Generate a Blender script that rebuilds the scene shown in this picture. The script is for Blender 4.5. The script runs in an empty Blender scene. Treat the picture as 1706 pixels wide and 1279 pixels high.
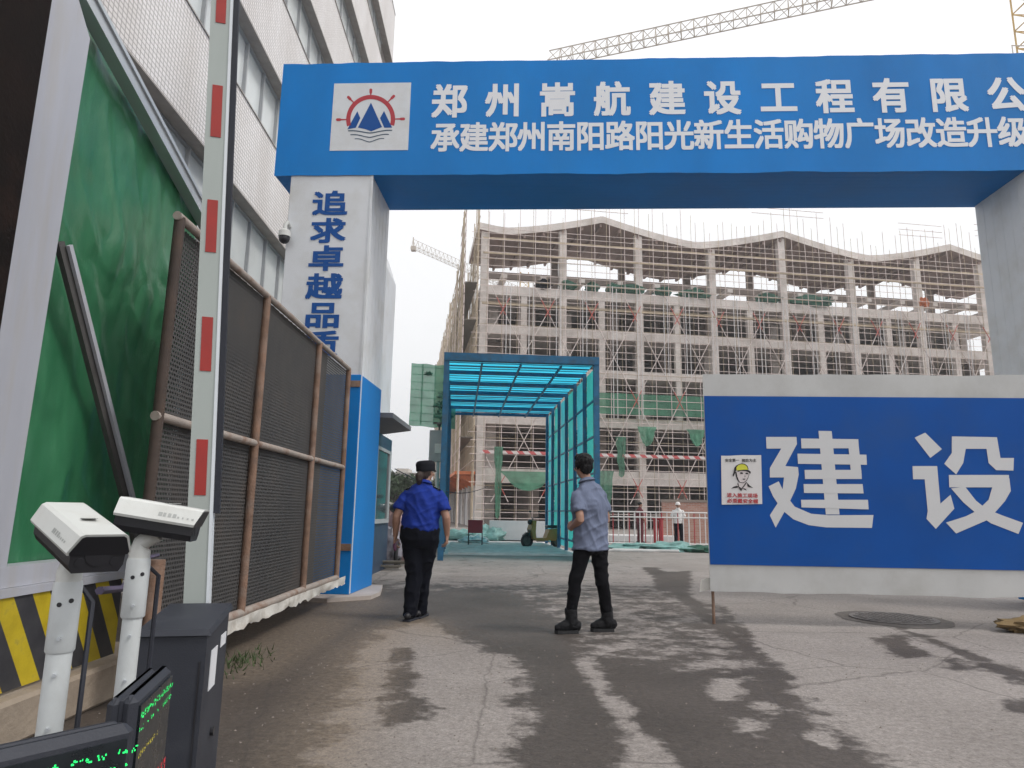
import bpy, math, random
import numpy as np
from mathutils import Vector, Matrix, noise as mnoise
random.seed(7)
SC = bpy.context.scene
COL = SC.collection
# ------------------------------------------------------------------ camera
PXF, EYE = 1150.0, 1.15                      # focal length in photo pixels, eye height (seen from a car seat)
PITCH, ROLL = math.radians(10.6), math.radians(.905)
F_ = np.array([0, math.cos(PITCH), math.sin(PITCH)])
R0 = np.array([1., 0, 0]); U0 = np.array([0, -math.sin(PITCH), math.cos(PITCH)])
R_ = math.cos(ROLL)*R0 + math.sin(ROLL)*U0
U_ = math.cos(ROLL)*U0 - math.sin(ROLL)*R0
EYEP = np.array([0, 0, EYE])
cam = bpy.data.objects.new('camera', bpy.data.cameras.new('camera')); COL.objects.link(cam)
cam.data.sensor_width = 36; cam.data.lens = 36*PXF/1706; cam.data.clip_start = .05; cam.data.clip_end = 3000
cam.matrix_world = Matrix(((R_[0], U_[0], -F_[0], 0), (R_[1], U_[1], -F_[1], 0), (R_[2], U_[2], -F_[2], EYE), (0, 0, 0, 1)))
SC.camera = cam
# ------------------------------------------------------------------ sky, sun, exposure
SUN_EL, SUN_AZ = math.radians(52), math.radians(108)      # azimuth clockwise from +Y
W = bpy.data.worlds.new('World'); SC.world = W; W.use_nodes = True
wn = W.node_tree.nodes; wl = W.node_tree.links
bg = wn['Background']
sky = wn.new('ShaderNodeTexSky'); sky.sky_type = 'NISHITA'; sky.sun_disc = False
sky.sun_elevation = SUN_EL; sky.sun_rotation = SUN_AZ; sky.dust_density = 6; sky.air_density = 1.5; sky.ozone_density = 1
hsv = wn.new('ShaderNodeHueSaturation'); hsv.inputs['Saturation'].default_value = .12
mixw = wn.new('ShaderNodeMix'); mixw.data_type = 'RGBA'; mixw.inputs[0].default_value = .78
mixw.inputs[7].default_value = (11.2, 11.25, 11.4, 1)       # the even cloud deck over the clear-sky model
wl.new(sky.outputs[0], hsv.inputs['Color']); wl.new(hsv.outputs[0], mixw.inputs[6])
wl.new(mixw.outputs[2], bg.inputs['Color']); bg.inputs['Strength'].default_value = .118
sl = bpy.data.lights.new('sun', 'SUN'); sl.energy = 1.5; sl.angle = math.radians(14); sl.color = (1, .96, .9)
so = bpy.data.objects.new('sun', sl); COL.objects.link(so)
sd = Vector((math.sin(SUN_AZ)*math.cos(SUN_EL), math.cos(SUN_AZ)*math.cos(SUN_EL), math.sin(SUN_EL)))
so.rotation_euler = (-sd).to_track_quat('-Z', 'Y').to_euler()
so.location = (0, 0, 60)
SC.view_settings.view_transform = 'Standard'; SC.view_settings.look = 'None'
SC.view_settings.exposure = 0; SC.view_settings.gamma = 1
SC.cycles.max_bounces = 8; SC.cycles.transparent_max_bounces = 24
SC.cycles.use_denoising = True

# ------------------------------------------------------------------ placing helpers
def ray(x, y): return F_ + R_*(x-853)/PXF + U_*(639.5-y)/PXF
def G(x, y, z=0.):
    d = ray(x, y); return EYEP + d*(z-EYE)/d[2]
def D(x, y, Y):
    d = ray(x, y); return EYEP + d*Y/d[1]
class Fr:                                    # a level frame: origin, two horizontal axes, z up
    def __init__(s, O, ang=0, u=None):
        s.O = np.array(list(O)+[0]*(3-len(O)), float)
        s.u = np.array([math.cos(ang), math.sin(ang), 0]) if u is None else np.array([u[0], u[1], 0])/math.hypot(u[0], u[1])
        s.v = np.array([-s.u[1], s.u[0], 0]); s.w = np.array([0, 0, 1.])
    def __call__(s, a, b, c): return s.O + s.u*a + s.v*b + s.w*c
ID = Fr((0, 0, 0))
# ------------------------------------------------------------------ mesh builder
class MB:
    def __init__(s): s.v = []; s.f = []; s.m = []; s.mi = 0
    def add(s, vs, fs):
        k = len(s.v); s.v += [tuple(map(float, p)) for p in vs]
        for f in fs: s.f.append(tuple(i+k for i in f)); s.m.append(s.mi)
        return s
    def box(s, lo, hi, fr=ID, bev=0):
        (x0, y0, z0), (x1, y1, z1) = lo, hi
        if bev:
            b = min(bev, .49*(x1-x0), .49*(y1-y0), .49*(z1-z0))
            P = []; 
            for (xa, xb, ya, yb, z) in ((x0+b, x1-b, y0+b, y1-b, z0), (x0, x1, y0, y1, z0+b), (x0, x1, y0, y1, z1-b), (x0+b, x1-b, y0+b, y1-b, z1)):
                if z in (z0+b, z1-b): ring = [(xa+b, ya), (xb-b, ya), (xb, ya+b), (xb, yb-b), (xb-b, yb), (xa+b, yb), (xa, yb-b), (xa, ya+b)]
                else: ring = [(xa+b*.4, ya), (xb-b*.4, ya), (xb, ya+b*.4), (xb, yb-b*.4), (xb-b*.4, yb), (xa+b*.4, yb), (xa, yb-b*.4), (xa, ya+b*.4)]
                P += [fr(x, y, z) for x, y in ring]
            fs = [tuple(reversed(range(8))), tuple(range(24, 32))]
            for r in range(3):
                for i in range(8): fs.append((r*8+i, r*8+(i+1) % 8, r*8+8+(i+1) % 8, r*8+8+i))
            return s.add(P, fs)
        P = [fr(x, y, z) for z in (z0, z1) for x, y in ((x0, y0), (x1, y0), (x1, y1), (x0, y1))]
        return s.add(P, [(3, 2, 1, 0), (4, 5, 6, 7), (0, 1, 5, 4), (1, 2, 6, 5), (2, 3, 7, 6), (3, 0, 4, 7)])
    def hexa(s, P): return s.add(P, [(3, 2, 1, 0), (4, 5, 6, 7), (0, 1, 5, 4), (1, 2, 6, 5), (2, 3, 7, 6), (3, 0, 4, 7)])
    def quad(s, a, b, c, d): return s.add([a, b, c, d], [(0, 1, 2, 3)])
    def beam(s, p, q, w, h, up=(0, 0, 1)):   # a square bar from p to q
        p = np.array(p, float); q = np.array(q, float); t = (q-p)/np.linalg.norm(q-p)
        a = np.cross(t, np.array(up, float)); 
        if np.linalg.norm(a) < 1e-4: a = np.cross(t, np.array([1., 0, 0]))
        a /= np.linalg.norm(a); b = np.cross(a, t)
        P = [e+a*i*w/2+b*j*h/2 for e in (p, q) for i, j in ((-1, -1), (1, -1), (1, 1), (-1, 1))]
        return s.add(P, [(3, 2, 1, 0), (4, 5, 6, 7), (0, 1, 5, 4), (1, 2, 6, 5), (2, 3, 7, 6), (3, 0, 4, 7)])
    def tube(s, pts, r, n=8, cap=True, side=(1, 0, 0), round_cap=False):   # r: number, list of numbers or of (rx, ry)
        pts = [np.array(p, float) for p in pts]; m = len(pts)
        if not isinstance(r, (list, tuple)): r = [r]*m
        r = [q if isinstance(q, (list, tuple)) else (q, q) for q in r]
        side = np.array(side, float)
        tang = []
        for i in range(m):
            t = pts[min(i+1, m-1)]-pts[max(i-1, 0)]; tang.append(t/max(np.linalg.norm(t), 1e-9))
        if round_cap:
            P2, R2, T2 = [], [], []
            for a in (75, 45, 20): P2.append(pts[0]-tang[0]*min(r[0])*math.sin(math.radians(a))); R2.append(tuple(x*math.cos(math.radians(a)) for x in r[0])); T2.append(tang[0])
            P2 += pts; R2 += r; T2 += tang
            for a in (20, 45, 75): P2.append(pts[-1]+tang[-1]*min(r[-1])*math.sin(math.radians(a))); R2.append(tuple(x*math.cos(math.radians(a)) for x in r[-1])); T2.append(tang[-1])
            pts, r, tang = P2, R2, T2; m = len(pts)
        V = []; a = side
        for i in range(m):
            a = a - tang[i]*(a@tang[i])
            if np.linalg.norm(a) < 1e-3: a = np.cross(tang[i], np.array([0, 1., 0.3]))
            a = a/np.linalg.norm(a); b = np.cross(tang[i], a)
            for k in range(n):
                c = 2*math.pi*k/n; V.append(pts[i]+a*r[i][0]*math.cos(c)+b*r[i][1]*math.sin(c))
        fs = []
        for i in range(m-1):
            for k in range(n): fs.append((i*n+k, i*n+(k+1) % n, i*n+n+(k+1) % n, i*n+n+k))
        if cap: fs.append(tuple(reversed(range(n)))); fs.append(tuple(range((m-1)*n, m*n)))
        return s.add(V, fs)
    def ell(s, c, r, n=16, m=10, rot=None):
        V = []; fs = []
        for i in range(m+1):
            th = math.pi*i/m
            for k in range(n):
                ph = 2*math.pi*k/n
                p = np.array([r[0]*math.sin(th)*math.cos(ph), r[1]*math.sin(th)*math.sin(ph), -r[2]*math.cos(th)])
                if rot is not None: p = rot@p
                V.append(np.array(c)+p)
        for i in range(m):
            for k in range(n):
                a, b, c2, d = i*n+k, i*n+(k+1) % n, i*n+n+(k+1) % n, i*n+n+k
                fs.append((a, b, c2, d))
        return s.add(V, fs)
    def prism(s, poly, fn, t0, t1):          # polygon (a,b) -> fn(a,b,t), between t0 and t1
        n = len(poly)
        P = [fn(a, b, t0) for a, b in poly]+[fn(a, b, t1) for a, b in poly]
        fs = [tuple(range(n)), tuple(reversed(range(n, 2*n)))]
        for i in range(n): fs.append((i, n+i, n+(i+1) % n, (i+1) % n))
        return s.add(P, fs)
    def poly(s, pts): return s.add(pts, [tuple(range(len(pts)))])
    def grid(s, fn, na, nb):                 # fn(i/na, j/nb) -> point
        P = [fn(i/na, j/nb) for j in range(nb+1) for i in range(na+1)]
        fs = [(j*(na+1)+i, j*(na+1)+i+1, (j+1)*(na+1)+i+1, (j+1)*(na+1)+i) for j in range(nb) for i in range(na)]
        return s.add(P, fs)
    def mesh(s, name, off=(0, 0, 0)):
        me = bpy.data.meshes.new(name)
        me.from_pydata([(a-off[0], b-off[1], c-off[2]) for a, b, c in s.v], [], s.f)
        if any(s.m): me.polygons.foreach_set('material_index', s.m)
        me.update(); return me
ORG = {}
def _smooth(me, ang):
    if not ang: return
    me.polygons.foreach_set('use_smooth', [True]*len(me.polygons))
    if ang < 180 and hasattr(me, 'set_sharp_from_angle'): me.set_sharp_from_angle(angle=math.radians(ang))
def tag(o, label=None, cat=None, group=None, kind=None):
    for k, v in (('label', label), ('category', cat), ('group', group), ('kind', kind)):
        if v: o[k] = v
    return o
def thing(name, label, cat, loc, group=None):
    o = bpy.data.objects.new(name, None); COL.objects.link(o); o.location = tuple(loc); o.empty_display_size = .2
    ORG[o.name] = np.array(tuple(loc), float); return tag(o, label, cat, group)
def part(name, mb, mats, parent, smooth=0, label=None, kind=None):
    off = ORG[parent.name]
    me = mb.mesh(name, off) if isinstance(mb, MB) else mb
    if not isinstance(mb, MB): me.transform(Matrix.Translation(-Vector(off)))
    for m in (mats if isinstance(mats, list) else [mats]): me.materials.append(m)
    _smooth(me, smooth)
    o = bpy.data.objects.new(name, me); COL.objects.link(o); o.parent = parent; ORG[o.name] = off
    return tag(o, label, None, None, kind)
def solo(name, mb, mats, label, cat, loc, group=None, kind=None, smooth=0):    # a thing that is one mesh
    off = np.array(tuple(loc), float)
    me = mb.mesh(name, off) if isinstance(mb, MB) else mb
    if not isinstance(mb, MB): me.transform(Matrix.Translation(-Vector(off)))
    for m in (mats if isinstance(mats, list) else [mats]): me.materials.append(m)
    _smooth(me, smooth)
    o = bpy.data.objects.new(name, me); COL.objects.link(o); o.location = tuple(off); ORG[o.name] = off
    return tag(o, label, cat, group, kind)
def copy_tree(o, parent=None):
    c = o.copy(); COL.objects.link(c)
    if parent is not None: c.parent = parent
    for ch in list(o.children): copy_tree(ch, c)
    return c
def fuse(mb, voxel, it=6, fac=.5):           # closed overlapping shapes -> one continuous skin
    me = mb.mesh('tmp'); o = bpy.data.objects.new('tmp', me); COL.objects.link(o)
    r = o.modifiers.new('r', 'REMESH'); r.mode = 'VOXEL'; r.voxel_size = voxel
    if it:
        sm = o.modifiers.new('s', 'SMOOTH'); sm.iterations = it; sm.factor = fac
    dg = bpy.context.evaluated_depsgraph_get()
    out = bpy.data.meshes.new_from_object(o.evaluated_get(dg))
    bpy.data.objects.remove(o); bpy.data.meshes.remove(me); return out
def displace(me, fn):
    n = len(me.vertices); co = np.empty(n*3); me.vertices.foreach_get('co', co); co = co.reshape(-1, 3)
    no = np.array([tuple(v.normal) for v in me.vertices])
    amt = np.array([fn(Vector(p)) for p in co])
    me.vertices.foreach_set('co', (co+no*amt[:, None]).ravel()); me.update(); return me
# ------------------------------------------------------------------ materials
def nt(name):
    m = bpy.data.materials.new(name); m.use_nodes = True
    return m, m.node_tree.nodes, m.node_tree.links, m.node_tree.nodes['Principled BSDF']
def mnode(n, op, a=None, b=None, l=None, c=None):
    x = n.new('ShaderNodeMath'); x.operation = op
    for i, q in enumerate((a, b, c)):
        if q is None: continue
        if isinstance(q, (int, float)): x.inputs[i].default_value = q
        else: l.new(q, x.inputs[i])
    return x.outputs[0]
def ramp(n, l, src, stops):
    r = n.new('ShaderNodeValToRGB'); e = r.color_ramp.elements
    while len(e) < len(stops): e.new(.5)
    for i, (p, c) in enumerate(stops): e[i].position = p; e[i].color = (*c, 1) if len(c) == 3 else c
    l.new(src, r.inputs[0]); return r.outputs[0]
def noise_tex(n, l, scale, detail=4, rough=.55, vec=None, stretch=None):
    t = n.new('ShaderNodeTexNoise'); t.inputs['Scale'].default_value = scale; t.inputs['Detail'].default_value = detail; t.inputs['Roughness'].default_value = rough
    if vec is None: vec = n.new('ShaderNodeTexCoord').outputs['Object']
    if stretch:
        mp = n.new('ShaderNodeMapping'); mp.inputs['Scale'].default_value = stretch; l.new(vec, mp.inputs['Vector']); vec = mp.outputs[0]
    l.new(vec, t.inputs['Vector']); return t.outputs[0]
def M(name, col, rough=.6, var=.2, scale=3., metal=0., bump=0., bscale=40., stretch=None, dirt=None, dirt_amt=.5, dscale=1.5, spec=.5, emit=0, coat=0):
    m, n, l, b = nt(name)
    b.inputs['Roughness'].default_value = rough; b.inputs['Metallic'].default_value = metal
    b.inputs['Specular IOR Level'].default_value = spec
    if coat: b.inputs['Coat Weight'].default_value = coat; b.inputs['Coat Roughness'].default_value = .15
    c = tuple(col)
    f = noise_tex(n, l, scale, 6, .6, stretch=stretch)
    lo = tuple(x*(1-var) for x in c); hi = tuple(min(1, x*(1+var)) for x in c)
    out = ramp(n, l, f, [(.3, lo), (.7, hi)])
    if dirt:
        f2 = noise_tex(n, l, dscale, 8, .65, stretch=stretch)
        mask = ramp(n, l, f2, [(.48, (0, 0, 0)), (.68, (dirt_amt,)*3)])
        mx = n.new('ShaderNodeMix'); mx.data_type = 'RGBA'; l.new(mask, mx.inputs[0]); l.new(out, mx.inputs[6]); mx.inputs[7].default_value = (*dirt, 1); out = mx.outputs[2]
    l.new(out, b.inputs['Base Color'])
    rr = mnode(n, 'MULTIPLY_ADD', f, .3, l, rough-.15); l.new(rr, b.inputs['Roughness'])
    if bump:
        bn = n.new('ShaderNodeBump'); bn.inputs['Strength'].default_value = bump; bn.inputs['Distance'].default_value = .02
        l.new(noise_tex(n, l, bscale, 5, .6, stretch=stretch), bn.inputs['Height']); l.new(bn.outputs[0], b.inputs['Normal'])
    if emit: b.inputs['Emission Color'].default_value = (*c, 1); b.inputs['Emission Strength'].default_value = emit
    return m
def sheet(name, col, trans=.5, var=.25, scale=2., alpha=1., stretch=None):   # translucent plastic or netting
    m, n, l, b = nt(name)
    f = noise_tex(n, l, scale, 5, .6, stretch=stretch)
    c = ramp(n, l, f, [(.3, tuple(x*(1-var) for x in col)), (.7, tuple(min(1, x*(1+var)) for x in col))])
    l.new(c, b.inputs['Base Color']); b.inputs['Roughness'].default_value = .45
    t = n.new('ShaderNodeBsdfTranslucent'); l.new(c, t.inputs['Color'])
    mx = n.new('ShaderNodeMixShader'); mx.inputs[0].default_value = trans
    l.new(b.outputs[0], mx.inputs[1]); l.new(t.outputs[0], mx.inputs[2]); last = mx.outputs[0]
    if alpha < 1:
        tr = n.new('ShaderNodeBsdfTransparent'); m2 = n.new('ShaderNodeMixShader'); m2.inputs[0].default_value = alpha
        l.new(tr.outputs[0], m2.inputs[1]); l.new(last, m2.inputs[2]); last = m2.outputs[0]
    l.new(last, n['Material Output'].inputs[0]); return m
mt = {}
mt['sign_blue'] = M('sign_blue', (.006, .19, .56), .5, .16, .6, stretch=(1, 1, .5), spec=.2, bump=.12, bscale=3, dirt=(.02, .20, .50), dirt_amt=.35, dscale=.8)
mt['board_blue'] = M('board_blue', (.003, .070, .31), .5, .10, 1.1, spec=.15, bump=.16, bscale=2.5, dirt=(.02, .075, .24), dirt_amt=.5, dscale=1.3)  # albedo darkened to put the shade on the near board into the blue
mt['sign_white'] = M('sign_white', (.66, .68, .71), .5, .04, 2, bump=.06, bscale=3, dirt=(.5, .49, .46), dirt_amt=.5)
mt['letter'] = M('letter', (.74, .75, .78), .5, .03, 2)
mt['letter_blue'] = M('letter_blue', (.008, .075, .29), .5, .05, 2, spec=.2)
mt['logo_red'] = M('logo_red', (.42, .025, .04), .5, .08)
mt['navy_line'] = M('navy_line', (.03, .07, .12), .5, .05)
mt['ink'] = M('ink', (.015, .012, .015), .7, .1)
mt['poster_red'] = M('poster_red', (.42, .03, .04), .6, .1)
mt['helmet_yellow'] = M('helmet_yellow', (.62, .62, .04), .45, .1)
mt['poster_face'] = M('poster_face', (.62, .56, .56), .6, .05)
mt['concrete'] = M('concrete', (.44, .385, .35), .85, .16, 1.2, bump=.4, bscale=8, dirt=(.22, .18, .16), dirt_amt=.55, dscale=.7)
mt['site_concrete'] = M('site_concrete', (.68, .63, .595), .88, .14, .9, bump=.4, bscale=5, dirt=(.36, .30, .26), dirt_amt=.6, dscale=.5)
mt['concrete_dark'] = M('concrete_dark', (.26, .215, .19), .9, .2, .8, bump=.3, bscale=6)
mt['interior_shade'] = M('interior_shade', (.075, .05, .042), .9, .5, .5)  # near-black brown that puts the shade of the open floors into the colour
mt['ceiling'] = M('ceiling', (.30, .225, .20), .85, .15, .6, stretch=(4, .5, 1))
mt['rust'] = M('rust', (.21, .125, .085), .75, .35, 6, bump=.3, bscale=60, dirt=(.28, .23, .20), dirt_amt=.6, dscale=4)
mt['rust_dark'] = M('rust_dark', (.06, .042, .034), .8, .4, 3, dirt=(.11, .065, .04), dirt_amt=.6, dscale=2)
mt['pipe_paint'] = M('pipe_paint', (.34, .29, .255), .6, .2, 5, dirt=(.17, .085, .05), dirt_amt=.85, dscale=5)
mt['white_steel'] = M('white_steel', (.42, .43, .48), .42, .06, 2, bump=.05, bscale=20, stretch=(3, 3, .4), dirt=(.40, .38, .36), dirt_amt=.5, dscale=3)
mt['alu'] = M('alu', (.50, .53, .56), .35, .08, 3, metal=.3)
mt['board_canvas'] = M('board_canvas', (.49, .49, .485), .6, .06, 2, spec=.3, bump=.1, bscale=3, dirt=(.36, .35, .33), dirt_amt=.5)
mt['board_letter'] = M('board_letter', (.58, .58, .59), .55, .03, 2, spec=.3)
mt['grey_under'] = M('grey_under', (.075, .07, .068), .6, .2, 5)
mt['blackish_brown'] = M('blackish_brown', (.010, .006, .005), .85, .6, 3, bump=.3, spec=.15, dirt=(.035, .016, .010), dirt_amt=.6)
mt['asphalt_kerb'] = M('kerb_concrete', (.33, .27, .21), .9, .18, 3, bump=.5, bscale=14, dirt=(.17, .13, .10), dirt_amt=.6, dscale=2)
mt['charcoal'] = M('charcoal', (.034, .037, .048), .55, .1, 3, spec=.3, bump=.15, bscale=220, dirt=(.10, .10, .11), dirt_amt=.4)
mt['black_plastic'] = M('black_plastic', (.018, .018, .022), .4, .2, 3)
mt['screen'] = M('screen', (.012, .016, .020), .3, .2, 30)
mt['led_green'] = M('led_green', (.02, .75, .16), .5, 0, emit=1.1)
mt['led_yellow'] = M('led_yellow', (.6, .5, .05), .5, 0, emit=.5)
mt['led_red'] = M('led_red', (.6, .04, .05), .5, 0, emit=.35)
mt['cam_white'] = M('cam_white', (.62, .63, .61), .4, .05, 4, dirt=(.42, .40, .36), dirt_amt=.4, dscale=8)
mt['pole_white'] = M('pole_white', (.60, .63, .64), .38, .05, 5, dirt=(.42, .42, .40), dirt_amt=.4, dscale=6)
mt['arm_grey'] = M('arm_grey', (.38, .42, .40), .4, .06, 3, dirt=(.30, .32, .30), dirt_amt=.4, stretch=(2, 2, .3))
mt['arm_edge'] = M('arm_edge', (.66, .70, .74), .35, .05, 3)
mt['stripe_red'] = M('stripe_red', (.33, .022, .016), .45, .12, 8)
mt['rubber'] = M('rubber', (.016, .018, .028), .7, .2)
mt['mark_grey'] = M('mark_grey', (.36, .37, .36), .6, .1)
mt['glass'] = M('window_glass', (.60, .63, .63), .2, .08, .5, spec=.6)
mt['glass_dark'] = M('booth_glass', (.05, .07, .075), .12, .2, 1, spec=.8)
mt['frame_grey'] = M('frame_grey', (.36, .37, .38), .5, .08)
mt['tile_edge'] = M('tile_edge', (.34, .31, .29), .7, .15, 5)
mt['tunnel_blue'] = M('tunnel_blue', (.010, .115, .23), .5, .25, 4, dirt=(.06, .07, .06), dirt_amt=.5, dscale=5)
mt['tunnel_sheet'] = sheet('tunnel_sheet', (.055, .58, .80), .88, .22, 1.5, stretch=(.3, 4, 1))
mt['tunnel_wall'] = sheet('tunnel_wall', (.07, .50, .56), .6, .2, 1.2)
mt['tunnel_teal'] = sheet('tunnel_teal', (.05, .45, .42), .72, .2, 1.5)
mt['net_green'] = sheet('net_green', (.10, .30, .20), .5, .3, 3, alpha=.82)
mt['net_dark'] = sheet('net_dark', (.045, .17, .115), .35, .4, 4, alpha=.92)
mt['net_pale'] = sheet('net_pale', (.10, .33, .21), .45, .3, .8, alpha=.84)
mt['tarp_teal'] = M('tarp_teal', (.17, .33, .31), .55, .35, 5, bump=.5, bscale=12)
mt['pole_pink'] = M('pole_pink', (.66, .56, .53), .55, .2, 1.5)
mt['pole_ochre'] = M('pole_ochre', (.46, .375, .27), .65, .3, .8)
mt['pole_white2'] = M('pole_galv', (.60, .58, .58), .5, .15, 1.5)
mt['orange'] = M('orange_paint', (.55, .16, .06), .6, .25, 2)
mt['crane'] = M('crane_hazed', (.46, .40, .34), .6, .1, .3)  # lightened, so distance haze is put into the colour
mt['crane_yellow'] = M('crane_yellow', (.55, .36, .12), .6, .15, .5)
mt['skin'] = M('skin', (.34, .19, .135), .55, .08, 9)
mt['hair'] = M('hair', (.007, .006, .007), .5, .4, 60, spec=.2, bump=.6, bscale=90, stretch=(1, 1, .25))
mt['hair_brown'] = M('hair_brown', (.035, .020, .016), .45, .4, 60, bump=.6, bscale=90, stretch=(1, 1, .2))
mt['shirt_blue'] = M('shirt_blue', (.013, .036, .25), .8, .12, 9, spec=.15, bump=.25, bscale=22)
mt['shirt_grey'] = M('shirt_grey', (.150, .175, .255), .85, .10, 30, spec=.15, bump=.25, bscale=24, stretch=(1, 1, .3))
mt['trouser_navy'] = M('trouser_navy', (.005, .006, .011), .85, .25, 9, spec=.12, bump=.25, bscale=18)
mt['jeans_black'] = M('jeans_black', (.006, .006, .008), .85, .3, 12, spec=.12, bump=.35, bscale=20)
mt['boot'] = M('boot_leather', (.013, .013, .015), .55, .3, 14, spec=.15, bump=.4, bscale=50)
mt['shoe'] = M('shoe_leather', (.012, .012, .016), .4, .3, 14)
mt['cap'] = M('cap_cloth', (.010, .011, .015), .85, .2, 14, spec=.15)
mt['silver'] = M('silver_thread', (.55, .56, .58), .5, .1, 20)
mt['white_cloth'] = M('white_cloth', (.68, .66, .65), .8, .08, 6)
mt['maroon'] = M('maroon_cloth', (.12, .022, .03), .8, .2, 6)
mt['red_paint'] = M('red_paint', (.40, .04, .05), .55, .15, 5)
mt['white_paint'] = M('white_paint', (.70, .66, .65), .55, .08, 5)
mt['hoard_white'] = M('hoard_white', (.66, .64, .64), .6, .05, 1, dirt=(.5, .47, .45), dirt_amt=.4)
mt['tyre'] = M('tyre', (.018, .018, .020), .8, .2)
mt['bike_orange'] = M('bike_orange', (.55, .22, .06), .4, .1)
mt['leaf'] = M('leaf', (.045, .085, .03), .6, .5, 3)
mt['bark'] = M('bark', (.09, .065, .05), .9, .3, 5)
mt['beige'] = M('beige_render', (.50, .46, .42), .8, .08, .3)
mt['dark_window'] = M('dark_window', (.10, .11, .12), .3, .2, .3)
mt['pink_tarp'] = M('pink_tarp', (.42, .29, .29), .7, .2, 3, bump=.4, bscale=9)
mt['grey_bag'] = M('grey_bag', (.28, .27, .31), .5, .2, 3, bump=.4, bscale=9)
mt['decking'] = M('decking', (.60, .56, .54), .7, .2, 3, bump=.3, bscale=10)
mt['grit'] = M('grit', (.20, .17, .15), .9, .5, 40)
mt['plank'] = M('plank', (.16, .145, .12), .85, .3, 6, stretch=(1, 8, 8))
mt['stone'] = M('stone', (.20, .135, .06), .9, .3, 7, bump=.8, bscale=18)
mt['iron'] = M('cast_iron', (.17, .155, .15), .6, .25, 8, metal=.2, bump=.8, bscale=35)
mt['mortar'] = M('mortar', (.125, .11, .10), .9, .3, 9, bump=.6, bscale=30)
mt['cable'] = M('cable', (.07, .055, .10), .6, .2)
mt['eave'] = M('eave_grey', (.16, .16, .17), .6, .1)
mt['booth_navy'] = M('booth_navy', (.03, .05, .09), .5, .2)
mt['grass'] = M('grass_blade', (.045, .075, .022), .7, .4, 9)
mt['canvas'] = M('canvas', (.60, .58, .54), .7, .10, 5, bump=.3, bscale=20, dirt=(.30, .25, .20), dirt_amt=.7, dscale=4)
mt['purple'] = M('purple_grip', (.10, .03, .07), .5, .2)

def tile_material():
    m, n, l, b = nt('white_tile')
    tc = n.new('ShaderNodeTexCoord'); sp = n.new('ShaderNodeSeparateXYZ'); l.new(tc.outputs['Object'], sp.inputs[0])
    cb = n.new('ShaderNodeCombineXYZ'); l.new(sp.outputs['Y'], cb.inputs[0]); l.new(sp.outputs['Z'], cb.inputs[1])
    br = n.new('ShaderNodeTexBrick'); br.offset = 0; br.inputs['Scale'].default_value = 1
    br.inputs['Brick Width'].default_value = .098; br.inputs['Row Height'].default_value = .074; br.inputs['Mortar Size'].default_value = .0075
    br.inputs['Color1'].default_value = (.86, .83, .825, 1); br.inputs['Color2'].default_value = (.79, .76, .75, 1); br.inputs['Mortar'].default_value = (.33, .30, .29, 1)
    l.new(cb.outputs[0], br.inputs['Vector'])
    f = noise_tex(n, l, .9, 6, .6, stretch=(1, 1, .3)); st = ramp(n, l, f, [(.35, (.84, .82, .80)), (.65, (1, 1, 1))])
    mx = n.new('ShaderNodeMix'); mx.data_type = 'RGBA'; mx.blend_type = 'MULTIPLY'; mx.inputs[0].default_value = 1
    l.new(br.outputs[0], mx.inputs[6]); l.new(st, mx.inputs[7]); l.new(mx.outputs[2], b.inputs['Base Color'])
    b.inputs['Roughness'].default_value = .35
    bp = n.new('ShaderNodeBump'); bp.inputs['Strength'].default_value = .4; bp.inputs['Distance'].default_value = .01; bp.invert = True
    l.new(br.outputs['Fac'], bp.inputs['Height']); l.new(bp.outputs[0], b.inputs['Normal']); return m
mt['tile'] = tile_material()
def brick_material():
    m, n, l, b = nt('red_brick')
    tc = n.new('ShaderNodeTexCoord'); sp = n.new('ShaderNodeSeparateXYZ'); l.new(tc.outputs['Object'], sp.inputs[0])
    cb = n.new('ShaderNodeCombineXYZ'); l.new(mnode(n, 'ADD', sp.outputs['X'], sp.outputs['Y'], l), cb.inputs[0]); l.new(sp.outputs['Z'], cb.inputs[1])
    br = n.new('ShaderNodeTexBrick'); br.inputs['Scale'].default_value = 1
    br.inputs['Brick Width'].default_value = .24; br.inputs['Row Height'].default_value = .075; br.inputs['Mortar Size'].default_value = .008
    br.inputs['Color1'].default_value = (.36, .17, .125, 1); br.inputs['Color2'].default_value = (.44, .26, .21, 1); br.inputs['Mortar'].default_value = (.40, .33, .30, 1)
    l.new(cb.outputs[0], br.inputs['Vector']); l.new(br.outputs[0], b.inputs['Base Color']); b.inputs['Roughness'].default_value = .9; return m
mt['brick'] = brick_material()
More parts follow.
